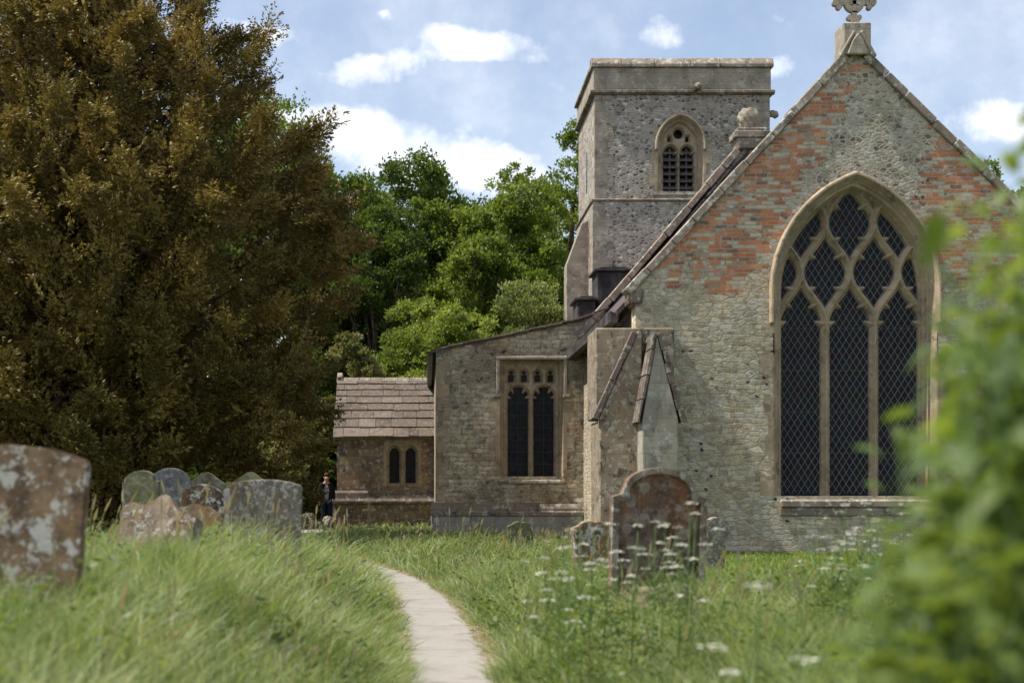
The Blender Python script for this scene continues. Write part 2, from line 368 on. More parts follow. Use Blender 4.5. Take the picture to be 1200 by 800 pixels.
def terrain():
    ys = np.concatenate([np.arange(-8, 30, .25), np.arange(30, 60, .8), np.arange(60, 160, 6), np.array([200, 300, 500, 900, 1500])])
    xs = np.concatenate([np.array([-1200,-600,-300,-150,-90,-60]), np.arange(-45,-14,1.5), np.arange(-14, 16, .22), np.arange(16, 50, 1.5), np.array([60,90,150,300,600,1200])])
    X, Y = np.meshgrid(xs, ys); Z = gz(X, Y)
    co = np.stack([X, Y, Z], -1).reshape(-1,3); ny, nx = X.shape
    i = np.arange(ny*nx).reshape(ny,nx); f = np.stack([i[:-1,:-1], i[:-1,1:], i[1:,1:], i[1:,:-1]], -1).reshape(-1,4)
    m, t = material('turf_soil'); p = posn(t)
    c = t.mix(t.rng(t.noise(p, 2.2, 6, .7), .35, .65), (.035,.055,.012), (.07,.105,.025))
    c = t.mix(t.rng(t.noise(p, 6, 5, .7), .56, .7), c, (.13,.11,.05))
    t.out(c, .95, t.noise(p, 14, 5, .7), .8, .05)
    o = npmesh('ground', co, f.ravel(), np.full(len(f), 4), m, None, True); tag(o, kind='structure')
terrain()
def footpath():
    ys = np.arange(-6, 45.6, .12); cx = pathx(ys)
    dx = np.gradient(cx, ys); nrm = np.stack([np.ones_like(dx), -dx], 1); nrm /= np.linalg.norm(nrm, axis=1)[:,None]
    wl = .36+.015*np.sin(ys*3.1); wr = .36+.015*np.sin(ys*2.7+1)
    us = np.linspace(-1, 1, 9); co = []
    for u in us:
        w = np.where(u < 0, wl, wr)*u
        co.append(np.stack([cx+nrm[:,0]*w, ys+nrm[:,1]*w, .014+.004*np.sin(ys*2.3+u*2)+0*ys], 1))
    co = np.stack(co, 1); n, k, _ = co.shape; i = np.arange(n*k).reshape(n,k)
    f = np.stack([i[:-1,:-1], i[:-1,1:], i[1:,1:], i[1:,:-1]], -1).reshape(-1,4)
    m, t = material('path_concrete'); p = posn(t); s = t.sep(p)
    n1 = t.noise(p, 1.6, 6, .65); f1 = t.noise(p, 45, 4, .75)
    c = t.mix(n1, (.21,.195,.17), (.34,.32,.285)); c = t.mix(t.rng(t.noise(p, 2.6, 7, .75), .52, .62, 0, .45), c, (.14,.125,.10)); c = t.mix(t.rng(f1, .5, .75, 0, .5), c, (.15,.135,.115))
    wy = t.m('ADD', s[1], t.m('MULTIPLY', t.noise(p, 4, 3), .12))
    j = t.rng(t.m('PINGPONG', wy, .95), .0, .022, 1, 0)
    far = t.rng(s[1], 15.5, 16.5)
    v = t.vor(t.vm('MULTIPLY', p, (2.2,1.0,0)), 1, 'DISTANCE_TO_EDGE', .6, 0, '2D')
    j = t.m('MAXIMUM', j, t.m('MULTIPLY', far, t.rng(t.m('PINGPONG', wy, .38), .0, .02, .8, 0)))
    c = t.mix(t.m('MULTIPLY', j, .75), c, (.10,.10,.05))
    c = t.mix(t.rng(t.noise(p, 5, 6, .75), .58, .70, 0, .6), c, (.19,.16,.12))
    t.out(c, .9, t.m('SUBTRACT', f1, j), .35, .01)
    o = npmesh('path', co.reshape(-1,3), f.ravel(), np.full(len(f), 4), m, None, True); tag(o, kind='structure')
footpath()
# ================================================================= church
church = empty('church', (0,0,0), 'old stone and flint parish church with square tower and big east window', 'church')
Dg, Da, Dt, Dp = 26.0, 34.7, 47.0, 44.0
GX = PX(1003, Dg)
def part_label(o, s): o['label'] = s; return o
def coping_run(mb, xa, za, xb, zb, y0, y1, th, seg=.62, jit=.012, sd=1):
    """a row of coping stones from (xa,za) to (xb,zb), bottom edge on the line"""
    rd = random.Random(sd); L = math.hypot(xb-xa, zb-za); dx, dz = (xb-xa)/L, (zb-za)/L; nx, nz = -dz, dx
    if nz < 0: nx, nz = -nx, -nz
    t = 0
    while t < L-.05:
        e = min(L, t+seg*rd.uniform(.75,1.3)); 
        if L-e < .2: e = L
        h = th+rd.uniform(-jit, jit); j = rd.uniform(-jit, jit); yj = rd.uniform(-.01,.01)
        a, b = t+.006, e-.006
        poly = [(xa+dx*a+nx*j, za+dz*a+nz*j), (xa+dx*b+nx*j, za+dz*b+nz*j), (xa+dx*b+nx*h, za+dz*b+nz*h), (xa+dx*a+nx*h, za+dz*a+nz*h)]
        mb.prism(poly, y0+yj, y1); t = e
def build_chancel():
    xl, xr = PX(745, Dg), GX+4.55
    zap = PZ(60, Dg); eL = zap-1.08*(GX-xl); eR = zap-.98*(xr-GX)
    w, sp, sill, apex = 1.31, 4.85, PZ(581, Dg), PZ(219, Dg)
    rise = apex-sp; r = (rise*rise+w*w)/(2*w)
    hole = archpoly(GX, w, sp, r, sill, .20)
    plate('gable_wall', [(xl,-.3),(xr,-.3),(xr,eR),(GX,zap),(xl,eL)], [hole], Dg, Dg+.75, M['gable'], church)
    mb = MB(); mb.box(xl+.002, xl+.7, Dg+.752, Da, -.3, eL-.02); mb.build('side_wall', M['gable'], church)
    mb = MB(); mb.box(xr-.7, xr-.002, Dg+.752, Da, -.3, eR-.02); mb.build('side_wall', M['gable'], church)
    # roof slopes
    mb = MB()
    lx = xl-.28; zl = zap-.04-1.08*(GX-lx)
    mb.prism([(lx,zl-.10),(GX,zap-.14),(GX,zap-.02),(lx-.0,zl+.02)], Dg+.5, Da-.05)
    rx = xr+.3; zr = zap-.04-.98*(rx-GX)
    mb.prism([(GX+.002,zap-.14),(rx,zr-.1),(rx,zr+.02),(GX+.002,zap-.02)], Dg+.5, Da-.05)
    mb.build('chancel_roof', M['tile'], church)
    # gutter and rafter ends at the eave
    mb = MB(); mb.prism([(lx-.12,zl-.20),(lx+.02,zl-.22),(lx+.06,zl-.06),(lx-.12,zl+.02)], Dg+.55, Da-.1); mb.build('gutter', M['lead'], church, .01)
    for k in range(7):
        mb = MB(); y = Dg+.85+k*1.1
        mb.prism([(lx+.02,zl-.24),(lx+.36,zl+.12),(lx+.36,zl+.0),(lx+.3,zl-.24)], y, y+.1); mb.build('rafter_end', M['wood'], church)
    # coping
    mb = MB()
    coping_run(mb, xl-.10, eL-.10*1.08, GX-.12, zap-.12*1.08+.0, Dg-.07, Dg+.5, .15, sd=3)
    mb.build('gable_coping', M['coping'], church, .018); mb = MB()
    coping_run(mb, GX+.12, zap-.12*.98, xr+.1, eR-.1*.98, Dg-.07, Dg+.5, .15, sd=4)
    mb.build('gable_coping', M['coping'], church, .018)
    mb = MB(); mb.prism([(xl-.12,eL-.30),(xl+.10,eL-.30),(xl+.16,eL+.0),(xl-.10,eL-.04),(xl-.16,eL-.14)], Dg-.09, Dg+.5)
    mb.build('kneeler_stone', M['buttress_dark'], church, .045, 2)
    # saddle stone with the cross
    zt = PZ(28, Dg); zb = PZ(60, Dg)
    mb = MB(); mb.box(GX-.25, GX+.25, Dg-.10, Dg+.5, zb-.08, zt); 
    mb.prism([(GX-.20,zb-.10),(GX+.20,zb-.10),(GX+.10,zb+.16),(GX,zb+.30),(GX-.10,zb+.16)], Dg-.16, Dg-.105)
    coping_run(mb, GX-.30, zb-.16, GX-.03, zb+.32, Dg-.15, Dg-.1, .06, .6, .0, 5); coping_run(mb, GX+.30, zb-.16, GX+.03, zb+.32, Dg-.15, Dg-.1, .06, .6, .0, 6)
    sd = mb.build('saddle_stone', M['ashlar_grey'], church, .02)
    # gable cross: shaft, arms with trefoil ends, pierced centre
    mb = MB(); cz = zt+.42; yc = Dg+.12
    mb.prism([(GX-.10,zt+.002),(GX+.10,zt+.002),(GX+.05,zt+.12),(GX-.05,zt+.12)], yc-.08, yc+.08)
    mb.box(GX-.045, GX+.045, yc-.05, yc+.05, zt+.1, cz-.16)
    def disc(x, z, rr, y0, y1, n=14): mb.prism([(x+rr*math.cos(2*math.pi*i/n), z+rr*math.sin(2*math.pi*i/n)) for i in range(n)], y0, y1)
    def ring(x, z, r1, r2, y0, y1, n=18):
        for i in range(n):
            a, b = 2*math.pi*i/n, 2*math.pi*(i+1)/n
            mb.prism([(x+r1*math.cos(a), z+r1*math.sin(a)), (x+r2*math.cos(a), z+r2*math.sin(a)), (x+r2*math.cos(b), z+r2*math.sin(b)), (x+r1*math.cos(b), z+r1*math.sin(b))], y0, y1)
    ring(GX, cz, .11, .19, yc-.05, yc+.05)
    for a in range(4):
        an = a*math.pi/2; ux, uz = math.cos(an), math.sin(an)
        def q(u, v): return (GX+ux*u-uz*v, cz+uz*u+ux*v)
        mb.prism([q(.0,-.035), q(.27,-.05), q(.27,.05), q(.0,.035)], yc-.045, yc+.045)
        for (u, v, rr) in ((.34,0,.065),(.28,.085,.05),(.28,-.085,.05)): x, z = q(u, v); disc(x, z, rr, yc-.055, yc+.055)
        an2 = an+math.pi/4; disc(GX+.13*math.cos(an2), cz+.13*math.sin(an2), .045, yc-.052, yc+.052)
    mb.build('gable_cross', M['ashlar_grey'], sd)
    # ---- great east window
    P, H, b, zc0 = .905, .92, .078, 4.32
    def cells(X, Z):
        best = np.full(X.shape, -9.)
        for k in range(4):
            zc = zc0+H*k
            for xc in ([-P,0,P] if k % 2 == 0 else [-1.5*P,-.5*P,.5*P,1.5*P]):
                tt = (Z-zc)/H; ww = P/2*(1+np.cos(np.pi*np.clip(tt,-1,1)))/2; s_ = P/4*np.pi/H*np.sin(np.pi*np.clip(tt,-1,1))
                bb = b if k == 0 else .068
                h = (ww-np.abs(X-xc))/np.sqrt(1+s_*s_)-bb
                if k == 0: h = np.where(tt < 0, P/2-np.abs(X-xc)-b, h)
                else: h = np.where(np.abs(tt) > 1, -.2, h)
                for t0 in ((.34,-.02) if k == 0 else (.33,-.33)):
                    w0 = P/2*(1+math.cos(math.pi*t0))/2-bb
                    for sg in (-1, 1):
                        d, u = seg_d(X, Z, xc+sg*(w0+.03), zc+t0*H+.02*np.sign(t0+.01), xc+sg*(w0-.085), zc+t0*H-.03*np.sign(t0))
                        h = np.minimum(h, d-(.068-.054*u))
                best = np.maximum(best, h)
        return best
    D0 = .27
    def fn(X, Z):
        a = archsdf(X, Z, w, sp, r); h = np.minimum(cells(X, Z), a-.035)
        stone = D0+.10*(1-sm(0, .07, -h))+.018*sm(.03,.045,-h)*(1-sm(.05,.065,-h))
        d = np.where(h < 0, stone, D0+.10+h*4)
        d = np.where(h > .035, np.nan, d)
        e = -a
        jamb = D0*(1-sm(0,.07,e)*.5-sm(.09,.18,e)*.5)+.016*np.sin(e*95)*sm(0,.03,e)*sm(.18,.14,e)
        d = np.where(e > 0, jamb, d)
        hood = -.07*sm(.18,.20,e)*sm(.275,.245,e)*sm(PZ(379,Dg)-.03, PZ(379,Dg)+.02, Z)-.006
        d = np.where(e > .18, hood, d)
        wob = .24+.17*(np.floor(Z/.37)%2)+.06*np.sin(np.floor(Z/.37)*2.3)
        d = np.where((e > np.where(Z > PZ(379,Dg), .285, wob)), np.nan, d)
        return d
    win = heightfield('window', GX, -1.9, 1.9, sill, apex+.55, .0125, Dg, fn, M['tracery'], church)
    part_label(win, 'great three-light pointed east window with net tracery')
    mb = MB(); mb.prism(archpoly(GX, w, sp, r, sill, .03), Dg+D0+.17, Dg+D0+.20); mb.build('glass', M['glass'], win)
    # diamond wire guard
    mb = MB(); px, pz = .128, .205; y = Dg+D0+.115
    def ins(x, z): 
        return z > sill+.02 and float(archsdf(np.array(x-GX), np.array(z), w, sp, r)) > .0
    for sg in (-1, 1):
        for k in range(-60, 60):
            # line z = sg*(pz/px)*(x-GX)+k*pz
            sl = sg*pz/px; run = None; xs_ = np.linspace(GX-w, GX+w, 90)
            a = None; last = None
            for x in xs_:
                z = sl*(x-GX)+k*pz
                if ins(x, z):
                    if a is None: a = (x, z)
                    last = (x, z)
                elif a is not None: break
            if a is not None and last != a: mb.tube([(a[0],y,a[1]),(last[0],y,last[1])], .0055, 3, False)
    mb.build('wire_guard', M['wire'], win)
    mb = MB()
    for py in (382, 432, 481, 530): mb.box(GX-w+.02, GX+w-.02, Dg+D0+.145, Dg+D0+.165, PZ(py,Dg)-.012, PZ(py,Dg)+.012)
    mb.build('saddle_bar', M['iron'], win)
    mb = MB(); mb.prismx([(Dg-.10,sill-.20),(Dg-.10,sill-.08),(Dg+.34,sill-.002),(Dg+.34,sill-.20)], GX-1.38, GX+1.38); mb.prismx([(Dg-.05,sill-.36),(Dg-.05,sill-.203),(Dg+.2,sill-.203),(Dg+.2,sill-.36)], GX-1.4, GX+1.4)
    mb.build('sill', M['coping'], win, .015)
    # dressed jamb blocks beside the window
    # ---- corner buttresses
    d1 = 25.82; mb = MB()
    mb.box(PX(698,d1), PX(790,d1), d1, Dg-.003, PZ(490,d1), PZ(384,d1)); mb.box(PX(698,d1), xl-.003, Dg-.003, Dg+1.15, PZ(490,d1), PZ(384,d1))
    o = mb.build('buttress', M['buttress'], church, .02); part_label(o, 'blocky upper stage behind the corner buttresses')
    mb = MB(); d2 = 25.6
    mb.prism([(PX(703,d2),-.3),(PX(752,d2),-.3),(PX(752,d2),PZ(384,d2)-.08),(PX(749,d2),PZ(386,d2)),(PX(703,d2),PZ(488,d2))], d2, d1-.002)
    mb.box(PX(704,d2), xl-.01, d1+.0, Dg+1.1, -.3, PZ(492,d2))
    mb.prism([(PX(754,d2),-.3),(PX(792,d2),-.3),(PX(792,d2),PZ(490,d1)),(PX(754,d2),PZ(490,d1))], d1+.01, Dg-.003)
    o = mb.build('buttress', M['buttress'], church, .015); part_label(o, 'south-facing corner buttress with raking top')
    mb = MB(); coping_run(mb, PX(700,d2), PZ(492,d2), PX(747,d2), PZ(390,d2), d2-.025, d2+.15, .10, .75, .008, 9); mb.build('weathering', M['buttress_dark'], o, .01)
    mb = MB(); d3 = 25.0
    a = PX(753,d3); b2 = PX(795,d3); cxx = PX(770,d3); zt = PZ(392,d3); zs = PZ(492,d3)
    mb.prism([(a,-.3),(b2,-.3),(b2,zs),(cxx,zt),(a,zs)], d3, d1-.002)
    o = mb.build('buttress', M['render'], church, .012); part_label(o, 'pale east-facing buttress with steep gabled head')
    mb = MB(); coping_run(mb, a-.05, zs-.05, cxx, zt+.02, d3-.025, d1-.01, .05, .42, .010, 11); coping_run(mb, b2+.05, zs-.05, cxx+.0, zt+.02, d3-.025, d1-.01, .09, .24, .02, 12)
    mb.build('weathering', M['buttress_dark'], o, .008)
build_chancel()
def build_nave():
    D = Da; xl = PX(680,D); zap = PZ(168,D); zl = PZ(398,D); sl = (zap-zl)/(GX-xl); xr = GX+(GX-xl)
    mb = MB(); mb.prism([(xl+.12,-.3),(xr-.12,-.3),(xr-.12,zl+.12*sl-.2),(GX,zap-.02),(xl+.12,zl+.12*sl-.2)], D, D+.5)
    mb.build('nave_gable_wall', M['tower'], church)
    for a_, s_ in ((xl, 21), (xr, 22)):
        mb = MB(); coping_run(mb, a_, zl, GX+(-.2 if s_ == 21 else .2), zap-.2*sl, D-.12, D+.5, .17, .7, .014, s_); mb.build('nave_coping', M['coping'], church, .02)
    mb = MB(); coping_run(mb, xl+.1, zl-.04, GX, zap-.04, D-.10, D-.04, .0, 9, 0, 1)
    mb = MB(); 
    mb.prism([(xl+.15,zl-.30),(GX,zap-.40),(GX,zap-.16),(xl+.02,zl-.02)], D-.06, D-.004); mb.build('flashing', M['lead'], church)
    mb = MB(); mb.prism([(xl-.05,zl-.10),(GX,zap-.15),(GX,zap-.02),(xl-.05,zl+.02)], D+.5, Dt-.02); mb.prism([(GX+.002,zap-.15),(xr+.05,zl-.10),(xr+.05,zl+.02),(GX+.002,zap-.02)], D+.5, Dt-.02)
    mb.build('nave_roof', M['tile'], church)
    for a_ in (xl+.3, xr-.9):
        mb = MB(); mb.box(a_, a_+.6, D+.5, Dt-.01, -.3, zl+.1); mb.build('nave_wall', M['aisle'], church)
    # saddle stone and weathered carved stump
    mb = MB(); zb = PZ(160,D); x0, x1 = PX(860,D), PX(900,D)
    mb.prism([(x0+.1,zb-.32),(x1-.1,zb-.32),(x1-.04,zb-.06),(x0+.04,zb-.06)], D-.16, D+.45)
    mb.box(x0-.02, x1+.02, D-.2, D+.48, zb-.06, zb+.10); mb.box(x0+.05, x1-.05, D-.15, D+.43, zb+.10, zb+.19)
    o = mb.build('saddle_stone', M['coping'], church, .02)
    me = bpy.data.meshes.new('finial_stump'); bm = bmesh.new(); bmesh.ops.create_icosphere(bm, subdivisions=4, radius=.255)
    for v in bm.verts:
        c = v.co.copy(); n = math.sin(c.x*23+1)*math.sin(c.z*21)*math.cos(c.y*19)+.5*math.sin(c.x*47+c.z*39)
        v.co = c*(1+.10*n); v.co.z = max(-.30, min(.27, v.co.z*1.25)); v.co.x *= 1.05; v.co.y *= .8
        v.co += Vector((PX(879,D), D+.13, zb+.44))
    bm.to_mesh(me); bm.free(); link('finial_stump', me, M['ashlar_grey'], o)
build_nave()
def build_aisle():
    D = Da-.05; x0, x1 = PX(511,D), PX(745,D)
    roofline = [(x0-.12, PZ(411,D)), (PX(560,D), PZ(399.5,D)), (PX(620,D), PZ(387,D)), (PX(677,D), PZ(375,D)), (PX(712,D), PZ(362,D))]
    cx = PX(623,D); w = .65; z0, z1 = PZ(558,D), PZ(425,D)
    hole = [(cx-w-.12,z0),(cx+w+.12,z0),(cx+w+.12,z1+.12),(cx-w-.12,z1+.12)]
    outer = [(x0,-.3),(x1-1.1,-.3),(x1-1.1,PZ(380,D)),(PX(677,D),PZ(377,D)),(PX(620,D),PZ(389,D)),(PX(560,D),PZ(401.5,D)),(x0,PZ(412,D))]
    outer = [(x0,-.3),(PX(712,D),-.3),(PX(712,D),PZ(364,D)),(PX(677,D),PZ(377,D)),(PX(620,D),PZ(389,D)),(PX(560,D),PZ(401.5,D)),(x0,PZ(412,D))]
    plate('aisle_wall', outer, [hole], D, D+.6, M['aisle'], church)
    mb = MB(); mb.box(x0+.003, x0+.6, D+.602, Dt-.5, -.3, PZ(414,D)); mb.build('aisle_wall', M['aisle'], church)
    mb = MB()
    for (a, b), (c, d) in zip(roofline[:-1], roofline[1:]):
        L = c-a; k = max(2, int(L/.32))
        for i in range(k):
            u0, u1 = i/k, (i+1)/k; xa, xb = a+L*u0, a+L*u1; za, zb = b+(d-b)*u0, b+(d-b)*u1; j = random.uniform(-.012,.012)
            mb.prism([(xa+.004,za+j),(xb+.02,zb+j-.01),(xb+.02,zb+j+.035),(xa+.004,za+j+.045)], D-.09-random.uniform(0,.03), D+.7)
            mb.prism([(xa+.004,za+j-.045),(xb-.004,zb+j-.045),(xb-.004,zb+j-.005),(xa+.004,za+j-.005)], D-.05, D+.55)
    mb.build('verge_tiles', M['slate'], church, .006)
    mb = MB()
    for (a, b), (c, d) in zip(roofline[:-1], roofline[1:]):
        mb.prism([(a-.02,b-.03),(c,d-.03),(c,d+.03),(a-.02,b+.03)], D+.7, Dt-.5)
    mb.build('aisle_roof', M['tile'], church)
    mb = MB(); mb.prism([(x0-.2,PZ(411,D)-.12),(x0-.08,PZ(411,D)-.12),(x0-.08,PZ(411,D)-.01),(x0-.22,PZ(411,D)-.01)], D+.02, Dt-.5); mb.build('gutter', M['iron'], church)
    # plinth
    mb = MB(); zp = PZ(604,D); zq = PZ(591,D)
    mb.box(x0-.10, PX(712,D), D-.12, D-.003, -.3, zp-.004); mb.box(x0-.10, x0-.003, D-.003, Dp-.4, -.3, zp-.004)
    mb.build('plinth', M['plinth'], church, .01)
    mb = MB(); mb.prismx([(D-.15,zp),(D-.15,zp+.09),(D-.10,zp+.12),(D-.10,zp+.17),(D-.003,zq+.06),(D-.003,zp)], x0-.13, PX(712,D)); mb.build('string_course', M['string'], church, .008)
    # quoins
    mb = MB(); z = zq+.1; i = 0
    while z < PZ(425,D):
        h = random.uniform(.24,.34); L = .34 if i % 2 else .20
        mb.box(x0-.004, x0+L+random.uniform(-.04,.04), D-.006, D+.3, z+.004, min(z+h, PZ(418,D))-.004); z += h; i += 1
    mb.build('quoins', M['ashlar'], church, .004)
    # window
    def fn(X, Z):
        inner = np.minimum(w-np.abs(X), np.minimum(z1-Z, 9))
        h = np.full(X.shape, -9.)
        zsp = PZ(465,D); zap = PZ(452.5,D)
        for xc in (-.315,.315):
            hw = .262; rr = (((zap-zsp)**2)+hw*hw)/(2*hw)
            hh = archsdf(X-xc, Z, hw, zsp, max(rr, hw+.02))
            hh = hh-.0
            for sg in (-1,1):
                d, u = seg_d(X, Z, xc+sg*(hw+.02), zsp+.02, xc+sg*(hw-.07), zsp+.0); hh = np.minimum(hh, d-(.034-.026*u))
                d, u = seg_d(X, Z, xc+sg*(hw*.66), zap-.03, xc+sg*(hw*.46), zsp+.12); hh = np.minimum(hh, d-(.030-.022*u))
            h = np.maximum(h, hh)
        for xc in (-.485,-.165,.165,.485):
            hh = archsdf(X-xc, Z, .082, PZ(438,D), .12); hh = np.minimum(hh, Z-PZ(447,D)+.10*np.abs(X-xc))
            for sg in (-1,1):
                d, u = seg_d(X, Z, xc+sg*.09, PZ(437,D), xc+sg*.035, PZ(437.5,D)); hh = np.minimum(hh, d-.016*(1.2-u))
            h = np.maximum(h, hh)
        h = np.minimum(h, inner-.04)
        D0 = .2
        d = np.where(h < 0, D0+.07*(1-sm(0,.05,-h)), D0+.07+h*4); d = np.where(h > .03, np.nan, d)
        e = -inner
        d = np.where(e > 0, D0*(1-sm(0,.05,e)*.5-sm(.07,.12,e)*.5)+.012*np.sin(e*90)*sm(.12,.09,e), d)
        d = np.where(e > .12, -.006, d)
        wob = .22+.17*(np.floor(Z/.42)%2)*(Z < PZ(470,D)); wob = np.where(Z > PZ(470,D), .17, wob)
        d = np.where(e > wob, np.nan, d); return d
    win = heightfield('window', cx, -w-.42, w+.42, z0, z1+.14, .0115, D, fn, M['ashlar'], church)
    part_label(win, 'square-headed two-light window of the side aisle')
    mb = MB(); mb.box(cx-w, cx+w, D+.2+.13, D+.2+.15, z0, z1); mb.build('glass', M['glass'], win)
    mb = MB()
    for xc in (-.315,.315):
        mb.box(cx+xc-.006, cx+xc+.006, D+.31, D+.325, z0, PZ(450,D))
        for k in range(1,7):
            z = z0+k*.30; mb.box(cx+xc-.26, cx+xc+.26, D+.311, D+.324, z-.006, z+.006)
    mb.build('glazing_bar', M['iron'], win)
    mb = MB(); zt = PZ(419,D)
    mb.prismx([(D-.09,zt-.05),(D-.09,zt+.02),(D-.003,zt+.07),(D-.003,zt-.05)], cx-.86, cx+.86)
    for sg in (-1,1):
        x = cx+sg*.82; mb.prism([(x-.04,PZ(462,D)),(x+.04,PZ(462,D)),(x+.04,zt-.052),(x-.04,zt-.052)], D-.08, D-.008)
        mb.prism([(x-.06-.06*(sg<0),PZ(466,D)),(x+.06+.06*(sg>0),PZ(466,D)),(x+.06+.06*(sg>0),PZ(462,D)-.003),(x-.06-.06*(sg<0),PZ(462,D)-.003)], D-.09, D-.003)
    mb.build('hood_mould', M['ashlar_grey'], win, .012)
    mb = MB(); mb.prismx([(D-.06,z0-.17),(D-.05,z0-.10),(D+.3,z0-.003),(D+.3,z0-.17)], cx-w-.18, cx+w+.16); mb.build('sill', M['coping'], win, .01)
    # lead-clad boxes on the roof slope
    for (pa, pb, py0, py1, DD) in ((700,736,318,362,37.5),(677,698,352,372,37.2)):
        mb = MB(); mb.box(PX(pa,DD), PX(pb,DD), DD, DD+1.2, PZ(py1,DD)-.2, PZ(py0,DD)); o = mb.build('dormer', M['lead'], church, .02)
        mb = MB(); mb.box(PX(pa,DD)-.09, PX(pb,DD)+.09, DD-.08, DD+1.3, PZ(py0,DD)+.002, PZ(py0,DD)+.07); mb.prism([(PX(pa,DD)-.03,PZ(py0,DD)+.07),(PX(pb,DD)+.03,PZ(py0,DD)+.07),(PX(pb,DD)-.1,PZ(py0,DD)+.12),(PX(pa,DD)+.1,PZ(py0,DD)+.12)], DD-.05, DD+1.2)
        mb.build('cap', M['lead'], o, .01)
        mb = MB()
        for q in range(4):
            xs_ = PX(pa,DD)+(PX(pb,DD)-PX(pa,DD))*(q+.5)/4; mb.box(xs_-.012, xs_+.012, DD-.02, DD-.001, PZ(py1,DD)-.2, PZ(py0,DD)-.02)
        mb.build('lead_roll', M['lead'], o)
build_aisle()
def build_tower():
    D = Dt; x0, x1 = PX(697,D), PX(902,D); y1 = D+5.0
    zt = PZ(68,D); zpar = PZ(107,D); zmid = PZ(234,D)
    cx = PX(797.5,D); w, sp, sill, apex = .565, 12.5, PZ(224,D), PZ(143,D); r = ((apex-sp)**2+w*w)/(2*w)
    hole = archpoly(cx, w, sp, r, sill, .20)
    plate('tower_wall', [(x0,-.3),(x1,-.3),(x1,zpar),(x0,zpar)], [hole], D, D+.7, M['tower'], church)
    mb = MB(); mb.box(x0+.002, x0+.7, D+.702, y1, -.3, zpar); mb.box(x1-.7, x1-.002, D+.702, y1, -.3, zpar); mb.box(x0+.702, x1-.702, y1-.7, y1-.002, -.3, zpar); mb.box(x0+.702,x1-.702,D+.702,y1-.702,zpar-.5,zpar-.1)
    mb.build('tower_wall', M['tower'], church)
    # lower stage slightly thicker
    mb = MB(); mb.prismx([(D-.07,-.3),(D-.07,zmid-.02),(D-.003,zmid-.02),(D-.003,-.3)], x0-.07, x1+.07); mb.box(x0-.07, x0-.001, D-.002, y1, -.3, zmid-.02)
    mb.build('tower_wall', M['tower'], church)
    def ringcourse(mb, z0, z1, out, inn=.0):
        mb.prismx([(D-.003,z0-.06),(D-out,z0),(D-out,z1-.03),(D-.003,z1+.02)], x0-out, x1+out)
        mb.prism([(x0-.003,z0-.06),(x0-out,z0),(x0-out,z1-.03),(x0-.003,z1+.02)], D-.002, y1)
        mb.prism([(x1+.003,z0-.06),(x1+out,z0),(x1+out,z1-.03),(x1+.003,z1+.02)], D-.002, y1)
    mb = MB(); ringcourse(mb, zpar-.08, zpar+.04, .15); mb.build('string_course', M['string'], church, .015)
    mb = MB(); ringcourse(mb, zmid-.06, zmid+.03, .12); mb.build('string_course', M['string'], church, .012)
    # parapet
    mb = MB(); a, b = x0-.05, x1+.03; zc = PZ(80,D)
    mb.box(a, b, D-.05, D+.4, zpar+.05, zc); mb.box(a, a+.4, D+.402, y1+.05, zpar+.05, zc); mb.box(b-.4, b, D+.402, y1+.05, zpar+.05, zc); mb.box(a+.402, b-.402, y1-.35, y1+.05, zpar+.05, zc)
    mb.build('parapet', M['ashlar_grey'], church, .01)
    mb = MB()
    x = a-.08; 
    while x < b+.08-.05:
        L = random.uniform(.8,1.2); e = min(x+L, b+.08); 
        if b+.08-e < .3: e = b+.08
        j = random.uniform(-.012,.012)
        mb.prismx([(D-.14,zc+.004),(D-.14,zc+.12+j),(D-.0,zt+j),(D+.32,zt+j),(D+.48,zc+.12+j),(D+.48,zc+.004)], x+.004, e-.004); x = e
    mb.prism([(a-.1,zc+.004),(a-.1,zc+.12),(a+.05,zt-.01),(a+.3,zt-.01),(a+.45,zc+.12),(a+.45,zc+.004)], D+.49, y1+.1)
    mb.prism([(b+.1,zc+.004),(b+.1,zc+.12),(b-.05,zt-.01),(b-.3,zt-.01),(b-.45,zc+.12),(b-.45,zc+.004)], D+.49, y1+.1)
    mb.build('parapet_coping', M['coping'], church, .02)
    # quoins
    for (za, zb, off) in ((zmid+.06, zpar-.16, 0), (1.0, zmid-.12, .07)):
        for side in (0, 1):
            z = za; i = 0; mb = MB()
            while z < zb-.1:
                h = random.uniform(.28,.4); L = (.62 if i % 2 else .38)+random.uniform(-.05,.05); zz = min(z+h, zb)-.008
                if side == 0: mb.box(x0-off-.006, x0+L, D-off-.008, D+.3+(.35 if i%2==0 else 0), z, zz)
                else: mb.box(x1-L, x1+off+.006, D-off-.008, D+.4, z, zz)
                z += h; i += 1
            mb.build('quoins', M['ashlar_grey'], church, .006)
    # belfry window
    def fn(X, Z):
        a_ = archsdf(X, Z, w, sp, r); h = np.full(X.shape, -9.)
        for xc in (-.278,.278):
            hh = archsdf(X-xc, Z, .24, 12.28, .31)
            for sg in (-1,1):
                d, u = seg_d(X, Z, xc+sg*.26, 12.37, xc+sg*.13, 12.31); hh = np.minimum(hh, d-(.035-.02*u))
            h = np.maximum(h, hh)
        h = np.maximum(h, .175-np.hypot(X, Z-12.98)); h = np.maximum(h, np.minimum(.07-np.abs(np.abs(X)-.30), .10-np.abs(Z-12.80)))
        h = np.minimum(h, a_-.03); D0 = .32
        d = np.where(h < 0, D0+.08*(1-sm(0,.05,-h)), D0+.08+h*4); d = np.where(h > .04, np.nan, d)
        e = -a_
        d = np.where(e > 0, D0*(1-sm(0,.08,e)*.5-sm(.10,.19,e)*.5)+.02*np.sin(e*60)*sm(.19,.15,e), d)
